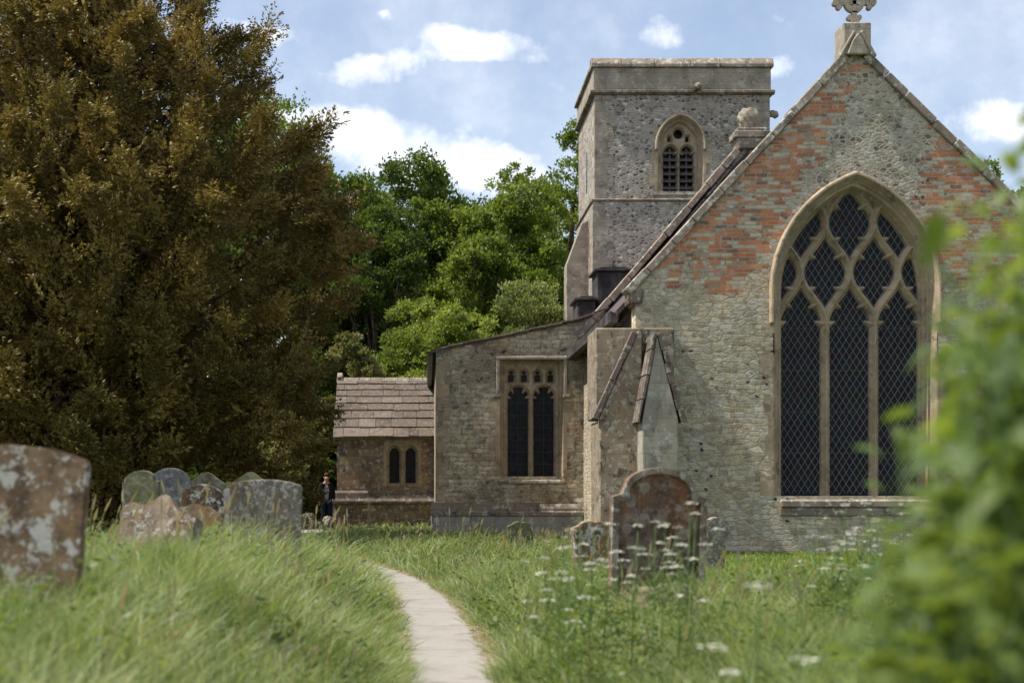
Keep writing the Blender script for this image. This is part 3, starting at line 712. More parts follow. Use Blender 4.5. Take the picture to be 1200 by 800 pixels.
        d = np.where(e > .19, -.01-.09*sm(.18,.21,e)*sm(.30,.26,e)*sm(12.3,12.36,Z), d)
        return np.where(e > np.where(Z > 12.32, .31, .30+.18*(np.floor(Z/.36)%2)), np.nan, d)
    win = heightfield('window', cx, -1.15, 1.15, sill, apex+.42, .016, D, fn, M['tower_trim'], church)
    part_label(win, 'two-light belfry opening with louvres')
    mb = MB(); mb.prism(archpoly(cx, w, sp, r, sill, .02), D+.85, D+.88); mb.build('backing', M['iron'], win)
    for xc in (-.278,.278):
        for k in range(6):
            z = sill+.22+k*.235; mb = MB(); mb.prismx([(D+.40,z-.08),(D+.40,z-.035),(D+.66,z+.12),(D+.66,z+.075)], cx+xc-.23, cx+xc+.23); mb.build('louvre', M['wood'], win)
        mb = MB(); mb.box(cx+xc-.03, cx+xc+.03, D+.47, D+.53, sill, 12.5); mb.build('louvre_post', M['wood'], win)
    mb = MB(); mb.prismx([(D-.04,sill-.16),(D-.04,sill-.08),(D+.5,sill-.003),(D+.5,sill-.16)], cx-.95, cx+.95); mb.build('sill', M['ashlar_grey'], win, .01)
    # stepped buttress at the tower's south face, waterspouts
    mb = MB(); DD = D+1.2; mb.prism([(PX(664,DD),-.3),(x0-.072,-.3),(x0-.072,PZ(258,DD)),(PX(682,DD),PZ(262,DD)),(PX(664,DD),PZ(310,DD))], DD, DD+.9); o = mb.build('buttress', M['ashlar_grey'], church, .01); part_label(o, 'sloping buttress on the left of the tower')
    for (px, py) in ((816,105),(905,131)):
        mb = MB(); x = PX(px,D); z = PZ(py,D)
        if px < 850: mb.tube([(x,D-.1,z),(x-.02,D-.3,z+.02),(x-.03,D-.5,z-.02),(x-.03,D-.62,z-.06)], [.11,.12,.13,.06], 7)
        else: mb.tube([(x-.1,D+.3,z),(x+.08,D+.3,z+.02),(x+.2,D+.3,z-.03),(x+.27,D+.3,z-.02)], [.12,.12,.13,.07], 7)
        mb.build('waterspout', M['string'], church)
    # slim stair light on the side face
    mb = MB(); mb.box(x0-.008, x0-.001, D+2.2, D+2.5, 11.4, 12.8); o = mb.build('window', M['glass'], church); part_label(o, 'narrow slit light in the tower side')
build_tower()
def build_porch():
    D = Dp; x0, x1 = PX(395,D), PX(513,D); ze = PZ(510,D); D2 = D+4.2; Dm = D+2.1; zr = PZ(446,Dm)
    cx = PX(471.5,D); z0 = PZ(568,D)
    hole = [(cx-.52,z0),(cx+.52,z0),(cx+.52,z0+1.38),(cx-.52,z0+1.38)]
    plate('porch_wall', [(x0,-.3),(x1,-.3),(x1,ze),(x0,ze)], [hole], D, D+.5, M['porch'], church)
    # south gable with the doorway
    mb = MB()
    g = [(D+.502,-.3),(D+1.35,-.3),(D+1.35,2.1),(Dm,2.75),(D2-1.35,2.1),(D2-1.35,-.3),(D2,-.3),(D2,ze),(Dm,zr),(D+.502,ze+.35)]
    bm_poly = g; n = len(g)
    mb.prismx([(D+.502,-.3),(D+1.35,-.3),(D+1.35,2.1),(D+1.35,ze+1.0),(D+.502,ze+.3)], x0, x0+.45)
    mb.prismx([(D2-1.35,-.3),(D2,-.3),(D2,ze),(D2-1.35,ze+1.0)], x0, x0+.45)
    mb.prismx([(D+1.352,2.15),(Dm,2.75),(D2-1.352,2.15),(D2-1.352,ze+1.05),(Dm,zr-.02),(D+1.352,ze+1.05)], x0, x0+.45)
    mb.box(x0+.46, x1, D2-.5, D2, -.3, ze)
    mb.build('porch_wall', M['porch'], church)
    # stone slate roof, courses of separate slabs
    mb = MB(); rows = 8; L = math.hypot(Dm-D+.2, zr-ze+.15); sl = math.atan2(zr-ze+.1, Dm-D+.15)
    y0_, z0_ = D-.17, ze-.06; cs, sn = math.cos(sl), math.sin(sl); t = 0; widths = [.40,.37,.34,.32,.30,.28,.26,.24]
    tot = sum(widths); sc = (Dm-y0_)/cs/tot
    for i in range(rows):
        wv = widths[i]*sc; x = x0-.12+random.uniform(-.2,0)
        while x < x1:
            e = x+random.uniform(.28,.85); xa, xb = max(x, x0-.12), min(e, x1-.01)
            if xb-xa > .05:
                a, b = t-.04+random.uniform(-.02,.02), t+wv+.03; lift = .03+random.uniform(0,.018); th = .03
                P_ = lambda u, h: (y0_+u*cs-h*sn, z0_+u*sn+h*cs)
                mb.prismx([P_(a,lift),P_(a,lift+th),P_(b,th),P_(b,0)], xa+.004, xb-.004)
            x = e
        t += wv
    # far slope
    mb.prismx([(Dm+.01,zr+.02),(D2+.2,ze-.06),(D2+.2,ze-.0),(Dm+.01,zr+.08)], x0-.12, x1)
    mb.prismx([(y0_+.05,z0_-.035),(Dm,zr-.06),(Dm,zr-.005),(y0_+.05,z0_+.01)], x0-.08, x1-.002)
    o = mb.build('porch_roof', M['slate'], church, .006)
    mb = MB(); x = x0-.14
    while x < x1-.1:
        e = min(x+random.uniform(.35,.5), x1-.003); mb.prismx([(Dm-.17,zr-.05),(Dm+.17,zr-.05),(Dm+.07,zr+.10),(Dm-.07,zr+.10)], x+.005, e-.005); x = e
    mb.build('ridge', M['coping'], o, .012)
    mb = MB(); mb.prismx([(Dm-.16,zr+.0),(Dm+.16,zr+.0),(Dm+.12,zr+.16),(Dm,zr+.28),(Dm-.12,zr+.16)], x0-.12, x0+.06); mb.build('finial_stump', M['coping'], o, .03)
    mb = MB(); mb.prismx([(D-.14,ze-.10),(D-.003,ze-.14),(D-.003,ze-.02),(D-.14,ze-.02)], x0-.1, x1); mb.build('eaves_course', M['string'], church, .01)
    mb = MB(); za, zb = PZ(586,D), PZ(577,D)
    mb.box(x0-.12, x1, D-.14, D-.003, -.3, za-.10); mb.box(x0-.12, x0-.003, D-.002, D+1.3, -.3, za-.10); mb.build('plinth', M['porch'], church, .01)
    mb = MB(); mb.prismx([(D-.2,za-.097),(D-.2,za-.02),(D-.12,za+.06),(D-.10,zb+.0),(D-.003,zb+.07),(D-.003,za-.097)], x0-.16, x1); mb.build('string_course', M['buttress_dark'], church, .01)
    def fn(X, Z):
        h = np.full(X.shape, -9.)
        for xc in (-.25,.25):
            hh = np.minimum(archsdf(X-xc, Z, .165, z0+.95, .22), Z-z0-.05); h = np.maximum(h, hh)
        d = np.where(h < 0, -.006+.15*(1-sm(0,.09,-h)), .15+h*4); return np.where(h > .03, np.nan, d)
    win = heightfield('window', cx, -.58, .58, z0-.04, z0+1.42, .014, D, fn, M['ashlar'], church); part_label(win, 'small twin pointed lights of the porch')
    mb = MB(); mb.box(cx-.5, cx+.5, D+.2, D+.22, z0, z0+1.3); mb.build('glass', M['glass'], win)
    # downpipe in the corner
    mb = MB(); x = x1-.06; mb.tube([(x,D-.06,PZ(512,D)),(x,D-.06,PZ(585,D)),(x-.02,D-.16,PZ(592,D)),(x-.1,D-.26,PZ(604,D)),(x-.2,D-.28,PZ(612,D))], .05, 8)
    mb.build('downpipe', M['iron'], church)
build_porch()

# ================================================================= gravestones
def mk_grave(name, base, white, dark, orange, sc, wc=(.50,.50,.46), oc=(.30,.17,.06), green=0.0):
    m, t = material(name); p = posn(t)
    n = t.noise(p, 5, 6, .7); f = t.noise(p, 60, 4, .75)
    c = t.mix(t.rng(n, .3, .7), tuple(x*.55 for x in base), tuple(x*1.35 for x in base))
    c = t.mix(t.m('MULTIPLY', t.rng(t.noise(t.vm('MULTIPLY', t.vm('ADD', p, (4,9,2)), (1,1,.55)), sc*.35, 6, .75), .5, .60), dark), c, (.055,.035,.025))
    c = t.mix(t.m('MULTIPLY', t.rng(t.noise(t.vm('MULTIPLY', t.vm('ADD', p, (31,1,7)), (1,1,.4)), sc*.3, 6, .7), .5, .62), orange), c, oc)
    l1 = t.noise(t.vm('ADD', p, (7,3,11)), sc, 7, .75); l2 = t.noise(p, sc*3, 5, .7)
    c = t.mix(t.m('MULTIPLY', t.rng(l1, .53, .58), white), c, t.mix(f, wc, (.62,.62,.58)))
    c = t.mix(t.m('MULTIPLY', t.rng(l2, .60, .64), white*.8), c, wc)
    vv = t.vm('ADD', p, t.vm('MULTIPLY', t.noise(p, sc*2, 3, .6, out=1), (.04,.04,.04)))
    vd = t.n('ShaderNodeTexVoronoi', {'Vector': vv, 'Scale': sc*.9}, feature='F1'); cr = t.sep(vd.outputs[1])
    rr_ = t.m('MULTIPLY', cr[0], .36); disk = t.m('MULTIPLY', t.rng(t.m('SUBTRACT', rr_, vd.outputs[0]), 0, .03), t.rng(cr[1], .45, .5))
    ringc = t.mix(t.rng(t.m('SUBTRACT', rr_, vd.outputs[0]), .05, .12), wc, tuple(x*.72 for x in wc))
    c = t.mix(t.m('MULTIPLY', disk, min(1, white+.15)), c, ringc)
    if green: c = t.mix(t.m('MULTIPLY', t.rng(t.noise(t.vm('ADD', p, (1,1,9)), sc*.25, 5, .7), .45, .6), green), c, (.10,.14,.03))
    t.out(c, .93, t.m('ADD', t.m('MULTIPLY', f, .5), t.m('ADD', n, l1)), .7, .02)
    return m
G_brown = mk_grave('lichened_brown_stone', (.20,.135,.08), .75, .75, .75, 9)
G_pale = mk_grave('pale_lichened_stone', (.22,.185,.145), .7, .5, .45, 20)
G_pale2 = mk_grave('pale_ochre_lichened_stone', (.22,.175,.125), .45, .8, .75, 12)
G_moss = mk_grave('mossy_grey_stone', (.13,.12,.085), .15, .3, .2, 8, green=.5)
G_grey = mk_grave('grey_stone', (.20,.19,.185), .35, .35, .1, 12)
G_black = mk_grave('black_and_white_lichened_stone', (.15,.10,.075), .95, .9, .3, 10, (.58,.58,.55))
G_rust = mk_grave('rust_streaked_stone', (.16,.12,.09), .22, .9, .55, 7, (.40,.38,.33), (.24,.10,.035))
G_rim = mk_grave('grey_lichened_rim_stone', (.24,.20,.15), .5, .6, .25, 11)
G_green = mk_grave('green_algae_stone', (.15,.14,.09), .2, .3, .2, 8, green=.8)
def topcurve(kind, w, h, n=16):
    """right-to-left outline above the sides; w = half width"""
    P = []
    if kind == 'flat':
        for i in range(n+1):
            a = -1+2*i/n; P.append((-a*w, h-.10*w*abs(a)**2.4*1.6))
    elif kind == 'round':
        for i in range(n+1):
            a = math.pi*i/n; P.append((w*math.cos(a), h-w*.8+w*.8*math.sin(a)))
    elif kind == 'shoulder':
        P += [(w, h-.62*w), (w*.80, h-.56*w), (w*.76, h-.42*w)]
        for i in range(n+1):
            a = math.pi*i/n; P.append((w*.74*math.cos(a), h-.42*w+.42*w*math.sin(a)))
        P += [(-w*.76, h-.42*w), (-w*.80, h-.56*w), (-w, h-.62*w)]
    elif kind == 'ogee':
        for i in range(n*2+1):
            u = -1+i/n; P.append((-u*w, h-.46*w*(.5-.5*math.cos(math.pi*min(1,abs(u)*1.15)))+(.07*w if abs(u) > .93 else 0)))
    elif kind == 'crest':
        P += [(w, h-.50*w), (w*.86, h-.42*w), (w*.60, h-.46*w), (w*.34, h-.30*w), (w*.12, h-.02*w), (-.04*w, h), (-w*.28, h-.22*w), (-w*.5, h-.36*w), (-w*.78, h-.30*w), (-w, h-.42*w)]
    elif kind == 'worn':
        for i in range(n+1):
            a = -1+2*i/n; P.append((-a*w, h-.34*w*abs(a)**2+.04*w*math.sin(7*a)+.03*w*math.sin(15*a+1)))
    return P
def headstone(label, px, D, top, wpx, kind, mat, th=.10, lean=0, tilt=0, rz=0, name='headstone', panel=False, group=None, flare=0.0):
    x = PX(px, D); zb = float(gz(x, D)); h = PZ(top, D)-zb; w = wpx*D/F/2
    P = topcurve(kind, w, h); out = [(-w*(1-flare), -.25), (w*(1-flare), -.25)]+P
    if panel:
        mb = MB(); mb.prism(out, .034, th); o = mb.build(name, mat, None, .01, 2)
        r = w*.66; zc = h-.42*w
        ins = [(-w*.86, .02), (w*.86, .02), (w*.86, h-.72*w), (w*.68, h-.70*w), (w*.66, h-.60*w)]
        for i in range(15):
            a = math.pi*i/14; ins.append((r*math.cos(a), h-.52*w+.40*w*math.sin(a)))
        ins += [(-w*.66, h-.60*w), (-w*.68, h-.70*w), (-w*.86, h-.72*w)]
        rim = plate('rim', out, [ins], -.002, .033, G_rim, o)
    else:
        mb = MB(); mb.prism(out, 0, th); o = mb.build(name, mat, None, .012, 2)
    o.location = (x, D, zb); o.rotation_euler = (R(tilt), R(lean), R(rz))
    tag(o, label, 'gravestone', group); return o
headstone('big lichen-blotched brown headstone at the left edge, nearest the camera', 4, 7.0, 520, 164, 'flat', G_brown, .085, 4, -3, 3, group='old headstones')
headstone('leaning broken headstone with pointed crest and ochre lichen', 168, 11.5, 573, 96, 'crest', G_pale2, .17, 7, -16, -14, group='old headstones')
headstone('small brownish headstone with round head behind the leaning broken one', 168, 17.5, 551, 44, 'shoulder', G_green, .1, -2, 2, -8, group='old headstones')
headstone('narrow mossy headstone edge furthest left of the far stones', 149, 18.2, 556, 22, 'round', G_moss, .1, 3, 0, -25, group='old headstones')
headstone('plain grey round-topped headstone standing highest in the far group', 198, 19.0, 548, 48, 'round', G_grey, .1, 1, 2, 6, group='old headstones')
headstone('low rounded headstone blotched black and white with lichen', 229, 15, 567, 54, 'round', G_black, .12, 6, 2, 4, group='old headstones')
headstone('dark olive headstone with wavy top between grey and green ones', 241, 20, 553, 60, 'ogee', G_moss, .1, 0, 1, 0, group='old headstones')
headstone('green algae-covered headstone with wavy top behind the pale slab', 291, 19.5, 553, 56, 'ogee', G_green, .1, 1, 1, -4, group='old headstones')
headstone('wide pale slab headstone with gently curved top beside the path bank', 310, 13, 562, 84, 'flat', G_pale, .12, 1, 2, 3, group='old headstones')
headstone('dark narrow headstone tucked behind the wide pale slab', 277, 14.2, 571, 24, 'flat', G_grey, .12, -3, 0, -12, group='old headstones')
headstone('low worn stump of a headstone in the grass before the black and white one', 221, 13.5, 589, 52, 'worn', G_pale2, .16, 10, -8, 8, group='old headstones')
headstone('tall rust-streaked headstone with arched head and raised rim', 770, 12, 548, 112, 'shoulder', G_rust, .14, 1.5, 1, 4, panel=True)
headstone('small crumbling pale headstone between tall rusty one and church wall', 835, 20, 606, 28, 'worn', G_pale, .14, 6, 2, 10)
headstone('low reddish worn headstone behind the cow parsley', 699, 15, 610, 44, 'worn', G_brown, .14, -5, 3, 12)
headstone('tiny sunken headstone in front of the side aisle wall', 611, 26.5, 611, 30, 'worn', G_moss, .12, -3, 2, 5)
def boulder(name, label, cat, x, y, z, sx, sy, sz, mat, seed, rz=0):
    me = bpy.data.meshes.new(name); bm = bmesh.new(); bmesh.ops.create_icosphere(bm, subdivisions=4, radius=1)
    rd = random.Random(seed); ph = [rd.uniform(0,6) for _ in range(6)]
    for v in bm.verts:
        c = v.co.copy(); n = math.sin(c.x*3+ph[0])*math.sin(c.y*3.4+ph[1])+.5*math.sin(c.z*5+c.x*6+ph[2])+.25*math.sin(c.y*13+ph[3])*math.sin(c.x*12+c.z*9+ph[4])
        c = Vector([math.copysign(abs(q)**.75, q) for q in c])*(1+.13*n); v.co = Vector((c.x*sx, c.y*sy, c.z*sz))
    bm.to_mesh(me); bm.free(); o = link(name, me, mat); o.location = (x, y, z); o.rotation_euler[2] = rz; return tag(o, label, cat)
boulder('footstone', 'mossy rounded footstone in the grass before the tall rusty headstone', 'gravestone', PX(785,10.6), 10.6, .42, .24, .16, .17, G_moss, 3)
stn = [(352,43,.30,.26,.22),(361,42.6,.22,.2,.30),(370,42.2,.3,.2,.16),(366,41.6,.2,.22,.13),(386,42.8,.2,.2,.22)]
for i, (px, D, a, b, c) in enumerate(stn):
    o = boulder('rubble_stone', 'pale rubble stone heaped beside the porch corner at the person\'s feet', 'stone', PX(px,D), D, c*.5, a, b, c, G_pale2, 20+i, i); o['group'] = 'rubble stones by the porch'
mb = MB(); mb.box(-.75,.75,-.45,.45,0,.14); o = mb.build('stone_slab', G_pale, None, .02, 1, (PX(357,34),34,float(gz(PX(357,34),34)))); tag(o, 'flat pale stone slab lying by the path end near the porch', 'stone slab')
mb = MB(); z0 = 0; mb.prism([(-.13,-.1),(.13,-.1),(.11,.12),(-.11,.12)], -.1, .1); mb.prism([(-.05,.121),(.05,.121),(.045,.50),(.2,.50),(.2,.59),(.045,.59),(.045,.80),(-.045,.80),(-.045,.59),(-.2,.59),(-.2,.50),(-.045,.50)], -.05, .05)
o = mb.build('grave_cross', G_moss, None, .01, 1, (PX(433,41), 41, 0)); tag(o, 'small dark stone cross standing against the porch plinth', 'cross')
# ================================================================= leaves and trees
def unit(v): return v/np.maximum(np.linalg.norm(v, axis=-1, keepdims=True), 1e-9)
def leafmesh(name, P, d, L, W, mat, parent, droop=0.0):
    n = len(P); L = np.broadcast_to(L, n)[:,None]; W = np.broadcast_to(W, n)[:,None]
    d = unit(d); s = unit(np.cross(d, rng.normal(size=(n,3))))
    nn = np.cross(d, s)
    v = np.stack([P, P+d*L*.45+s*W*.5+nn*W*.12, P+d*L, P+d*L*.45-s*W*.5+nn*W*.12], 1)
    return npmesh(name, v.reshape(-1,3), np.arange(n*4), np.full(n, 4), mat, parent)
def mk_leaf(name, a, b, c, tr=.4, nscale=.5, gloss=.25):
    m, t = material(name); p = posn(t)
    r = t.n('ShaderNodeNewGeometry').outputs['Random Per Island']
    k = t.m('ADD', t.m('MULTIPLY', t.rng(t.noise(p, nscale, 2), .35, .65), .6), t.m('MULTIPLY', r, .4))
    col = t.ramp(k, [(0, a), (.5, b), (1, c)])
    d = t.n('ShaderNodeBsdfPrincipled', {'Base Color': col, 'Roughness': .5, 'Specular IOR Level': gloss})
    tc = t.mix(1, col, (1.5, 1.35, .6), 'MULTIPLY')
    tn = t.n('ShaderNodeBsdfTranslucent', {'Color': tc})
    mx = t.n('ShaderNodeMixShader', {0: tr, 1: d, 2: tn}); o = t.n('ShaderNodeOutputMaterial', {0: mx}); return m
BARK = plain('bark', (.10,.075,.055), .95, .1, 0, .5, 9, .8)
BARKY = plain('yew_bark', (.09,.05,.035), .95, .1, 0, .5, 9, .8)
def limbs(mb, base, top, ends, r0, seed):
    rd = random.Random(seed); base = Vector(base); top = Vector(top)
    n = 8; tr = [base+(top-base)*(i/n)+Vector((rd.uniform(-1,1), rd.uniform(-1,1), 0))*.03*(top-base).length*(i > 0) for i in range(n+1)]
    mb.tube(tr, [r0*(1.25 if i == 0 else 1)*(1-.85*i/n) for i in range(n+1)], 8)
    for e in ends:
        e = Vector(e); k = rd.uniform(.25,.75); k = min(.9, max(.15, k)); a = tr[int(k*n)]
        mid = a+(e-a)*.5+Vector((rd.uniform(-.2,.2), rd.uniform(-.2,.2), (e-a).length*.08)); rr = r0*.38*(1-k*.5)
        mb.tube([a, a+(mid-a)*.5+Vector((0,0,.1)), mid, mid+(e-mid)*.55, e], [rr, rr*.8, rr*.55, rr*.3, .015], 5)
def tree(name, label, cat, X, Y, H, Rr, hb, leaf, n, mat, seed, group=None, lobes=20, spread=.30, z0=0.0, sub=34, rl=.40, dirup=.3):
    global rng
    rng = np.random.default_rng(seed); root = empty(name, (X, Y, z0), label, cat, group)
    Hc = (H-hb)/2; C = np.array([0,0,hb+Hc]); A = np.array([Rr,Rr,Hc])
    d = unit(rng.normal(size=(lobes*3,3))); d = d[d[:,2] > -.75][:lobes]
    # keep the lobes apart
    pts = []; 
    for q in d:
        if all(np.linalg.norm(q-w_) > .32 for w_ in pts): pts.append(q)
    d = np.array(pts); lc = C+d*A*rng.uniform(.5,.78,(len(d),1))*np.array([1,1,1.06]); lr = rl*Rr*rng.uniform(.75,1.2,len(d))
    lc = np.vstack([lc, [C+np.array([0,0,Hc*.2])]]); lr = np.append(lr, Rr*.5)
    cd = unit(rng.normal(size=(len(lc), sub, 3))+.35*unit(lc-C)[:,None,:]); cc = lc[:,None,:]+cd*lr[:,None,None]*rng.uniform(.55,1.12,(len(lc),sub,1))*np.array([1,1,.85])
    cc = cc.reshape(-1,3); cr = spread*Rr*.5*rng.uniform(.5,1.15,len(cc))
    per = max(6, n//len(cc)); i = np.repeat(np.arange(len(cc)), per)
    off = rng.normal(size=(len(i),3))*np.array([1,1,.6]); off = unit(off)*rng.uniform(0,1,(len(i),1))**.6
    P = cc[i]+off*cr[i][:,None]; P = P[P[:,2] > .15]
    o_ = P-C; dv = unit(o_)*.5+rng.normal(size=P.shape)*.6+np.array([0,0,dirup-.3])
    leafmesh('foliage', P, dv, leaf*rng.uniform(.7,1.3,len(P)), leaf*.62*rng.uniform(.7,1.2,len(P)), mat, root)
    mb = MB(); limbs(mb, (0,0,-.3), (0,0,hb+Hc*1.3), [tuple(v) for v in cc[rng.choice(len(cc), min(len(cc), 44), replace=False)]], .035*H/1.6+.04, seed)
    mb.build('trunk', BARK, root); return root
L_dark = mk_leaf('dark_green_leaf', (.04,.07,.015), (.08,.13,.026), (.14,.195,.04), .45, .35)
L_mid = mk_leaf('mid_green_leaf', (.07,.11,.018), (.13,.19,.032), (.20,.26,.05), .45, .35)
L_light = mk_leaf('light_green_leaf', (.09,.135,.025), (.16,.22,.045), (.24,.30,.08), .48, .5)
L_olive = mk_leaf('olive_leaf', (.07,.08,.025), (.15,.16,.055), (.30,.30,.14), .35, .9)
L_willow = mk_leaf('grey_green_leaf', (.11,.15,.05), (.18,.225,.08), (.27,.31,.13), .4, .6)
BG = 'trees behind the church'
def bt(label, px, D, top, Rpx, hb, leaf, n, mat, seed, **k):
    H = PZ(top, D); tree('tree', label, 'tree', PX(px,D), D, H, Rpx*D/F, hb, leaf, n, mat, seed, BG, **k)
bt('tall mid green tree showing above the yew\'s right shoulder', 300, 60, 22, 105, 3, .17, 46000, L_mid, 41)
bt('dark green tree just right of the yew, left of the gap', 398, 63, 118, 105, -1, .19, 74000, L_dark, 42, lobes=26)
bt('tall dark round-headed tree between yew and church tower', 500, 70, 165, 110, -1, .20, 76000, L_dark, 43, lobes=26)
bt('brighter green tree right of the dark round-headed one', 598, 66, 170, 92, -1, .19, 74000, L_mid, 44, lobes=26)
bt('open branching tree rising beside the tower\'s left edge', 664, 76, 78, 88, 3, .18, 46000, L_mid, 45, spread=.24)
bt('lighter green tree low in front of the dark trees', 560, 57, 235, 72, 1, .16, 58000, L_mid, 46, lobes=24)
bt('very dark tree filling the gap at the yew\'s right flank', 445, 58, 205, 80, -2, .14, 48000, L_dark, 47, lobes=24)
bt('pale grey-green willow bush above the aisle roof', 632, 50, 305, 76, -1, .12, 50000, L_willow, 48, lobes=22, dirup=1.0)
bt('bright green bush behind the aisle roof corner', 540, 50, 322, 78, -1, .13, 46000, L_light, 49, lobes=22)
bt('mid green bush rising behind the porch roof', 466, 52, 318, 60, -1, .12, 44000, L_light, 50, lobes=22)
bt('olive bush with pale blossom beside the porch roof', 418, 49.5, 362, 54, -1, .11, 44000, L_olive, 51, lobes=24, spread=.22)
bt('dark tree deep behind the yew on the far left', 60, 56, 60, 150, 1, .20, 40000, L_dark, 52)
bt('dark tree behind the middle of the yew', 215, 54, 110, 130, 1, .19, 40000, L_dark, 53)
bt('distant mid green tree filling the wood behind the dark trees on the left', 425, 88, 190, 110, -2, .24, 42000, L_mid, 71, lobes=24)
bt('distant mid green tree in the middle of the wood, behind the round-headed one', 548, 90, 205, 110, -2, .24, 42000, L_mid, 72, lobes=24)
bt('distant mid green tree of the wood nearest the tower', 632, 86, 215, 90, -2, .24, 38000, L_mid, 73, lobes=24)
bt('feathery treetop showing beyond the right slope of the gable', 1168, 60, 165, 55, 6, .15, 16000, L_mid, 54, spread=.22)
bt('dark evergreen bush behind the person by the porch', 346, 51, 420, 62, -2.5, .12, 38000, L_dark, 56, lobes=24)
tree('shrub', 'olive shrub with pale leaves between the yew and the porch', 'shrub', PX(343,45.6), 45.6, 4.1, 1.1, .0, .10, 20000, L_olive, 57, lobes=22, spread=.26)
tree('shrub', 'low pale-leaved shrub left of the person, under the yew', 'shrub', PX(316,41.5), 41.5, 2.5, 1.0, .0, .09, 14000, L_olive, 58, lobes=20, spread=.26)
bt('dark hedge-like bush far behind the yew at the left border', -20, 47, 400, 110, -3, .16, 30000, L_dark, 61, lobes=24)
bt('dark hedge-like bush far behind the headstones', 150, 49, 385, 110, -3, .16, 34000, L_dark, 62, lobes=24)
bt('dark hedge-like bush behind the right part of the yew', 262, 47, 400, 85, -3, .16, 30000, L_dark, 63, lobes=24)
bt('low dark bush closing the gap directly behind the person', 378, 49, 470, 50, -2.2, .11, 26000, L_dark, 65, lobes=24)
bt('dark leafy bush left of the olive shrub, behind the yew', 320, 50, 380, 70, -3, .13, 30000, L_dark, 64, lobes=24)
# ---- the yew
L_yew = mk_leaf('yew_foliage', (.085,.072,.020), (.175,.135,.037), (.31,.23,.065), .16, .7, .2)
def yew(X, Y, seed=5):
    global rng
    rng = np.random.default_rng(seed); root = empty('yew_tree', (X, Y, 0), 'huge brown-green yew tree filling the left side of the churchyard', 'tree')
    def rad(z):   # crown radius at height z
        return np.interp(z, [.3,1.4,3,4.6,6.5,8.4,9.4,11.4,12.5,14.5,17], [3.5,3.9,4.5,4.9,5.1,5.0,4.2,3.2,2.0,1.4,.3])
    nl = 2600; z = .7+15.6*rng.random(nl)**1.05; an = np.where(rng.random(nl) < .76, rng.uniform(-np.pi*1.08, np.pi*.08, nl), rng.uniform(0, np.pi, nl)); rr = rad(z)*rng.uniform(.62,1.06,nl)*(1+.10*np.sin(an*4+z*1.1))
    cand = np.stack([rr*np.cos(an), rr*np.sin(an), z], 1); keep = []
    for q in range(nl):
        if all(np.sum((cand[q]-cand[w_])**2*np.array([1,1,1.5])) > (.98 if an[q] < .3 else 1.5) for w_ in keep): keep.append(q)
    lc = cand[keep]; nl = len(lc)
    od = unit(lc*np.array([1,1,0])+1e-6); bd = unit(od*.75+np.array([0,0,.55])+rng.normal(size=(nl,3))*.3); bl = rng.uniform(.8,1.9,nl)
    sp = int(17500/nl); u = rng.random((nl,sp))**.8
    st = lc[:,None,:]+bd[:,None,:]*(bl[:,None]*(u-.35))[...,None]+rng.normal(size=(nl,sp,3))*((.24*(1.1-u))*bl[:,None]**.5)[...,None]*np.array([1,1,.55])
    ax = unit(bd[:,None,:]*.9+rng.normal(size=(nl,sp,3))*.42+np.array([0,0,.05]))
    st = st.reshape(-1,3); ax = ax.reshape(-1,3); Ls = rng.uniform(.28,.62,len(st)); fl = rng.random(len(st)) < .08; Ls[fl] *= 1.6
    nlv = 40; i = np.repeat(np.arange(len(st)), nlv); u = rng.random(len(i))
    side = unit(np.cross(ax, np.array([0,0,1.])+.5*rng.normal(size=ax.shape)))[i]; sg = np.sign(rng.random(len(i))-.5)[:,None]
    spread = (.17*(1-u*.85)+.012)[:,None]*rng.random((len(i),1))**.7
    P = st[i]+ax[i]*(Ls[i]*u)[:,None]+side*sg*spread+rng.normal(size=(len(i),3))*.012-np.array([0,0,.08])*(spread/.17)
    dv = ax[i]*.6+side*sg*.8+rng.normal(size=P.shape)*.25
    k = P[:,2] > .45; P, dv = P[k], dv[k]
    leafmesh('foliage', P, dv, rng.uniform(.07,.13,len(P)), rng.uniform(.026,.046,len(P)), L_yew, root)
    n3 = 100000; z3 = .6+14*rng.random(n3); a3 = rng.uniform(0,2*np.pi,n3); r3 = rad(z3)*rng.uniform(.2,.6,n3); P3 = np.stack([r3*np.cos(a3), r3*np.sin(a3), z3], 1)
    P3 = P3[(np.sin(P3[:,0]*2.1+P3[:,2])*np.sin(P3[:,1]*1.9)*np.cos(P3[:,2]*2.3+P3[:,0])) > -.35]
    leafmesh('inner_foliage', P3, rng.normal(size=P3.shape), .17, .075, L_yew, root)
    mb = MB(); ends = [tuple(v) for v in lc[rng.choice(nl, min(nl,130), replace=False)]]
    limbs(mb, (0,0,-.3), (.3,.2,13.5), ends, .55, 3)
    sel = rng.choice(len(st), 900, replace=False)
    for q in sel: 
        a = Vector(st[q]); e = a+Vector(ax[q])*Ls[q]*.9; b0 = Vector(lc[q//sp]); mb.tube([b0, a, e], [.022,.014,.005], 3, False)
    mb.build('trunk', BARKY, root)
yew(-7.9, 33.0)

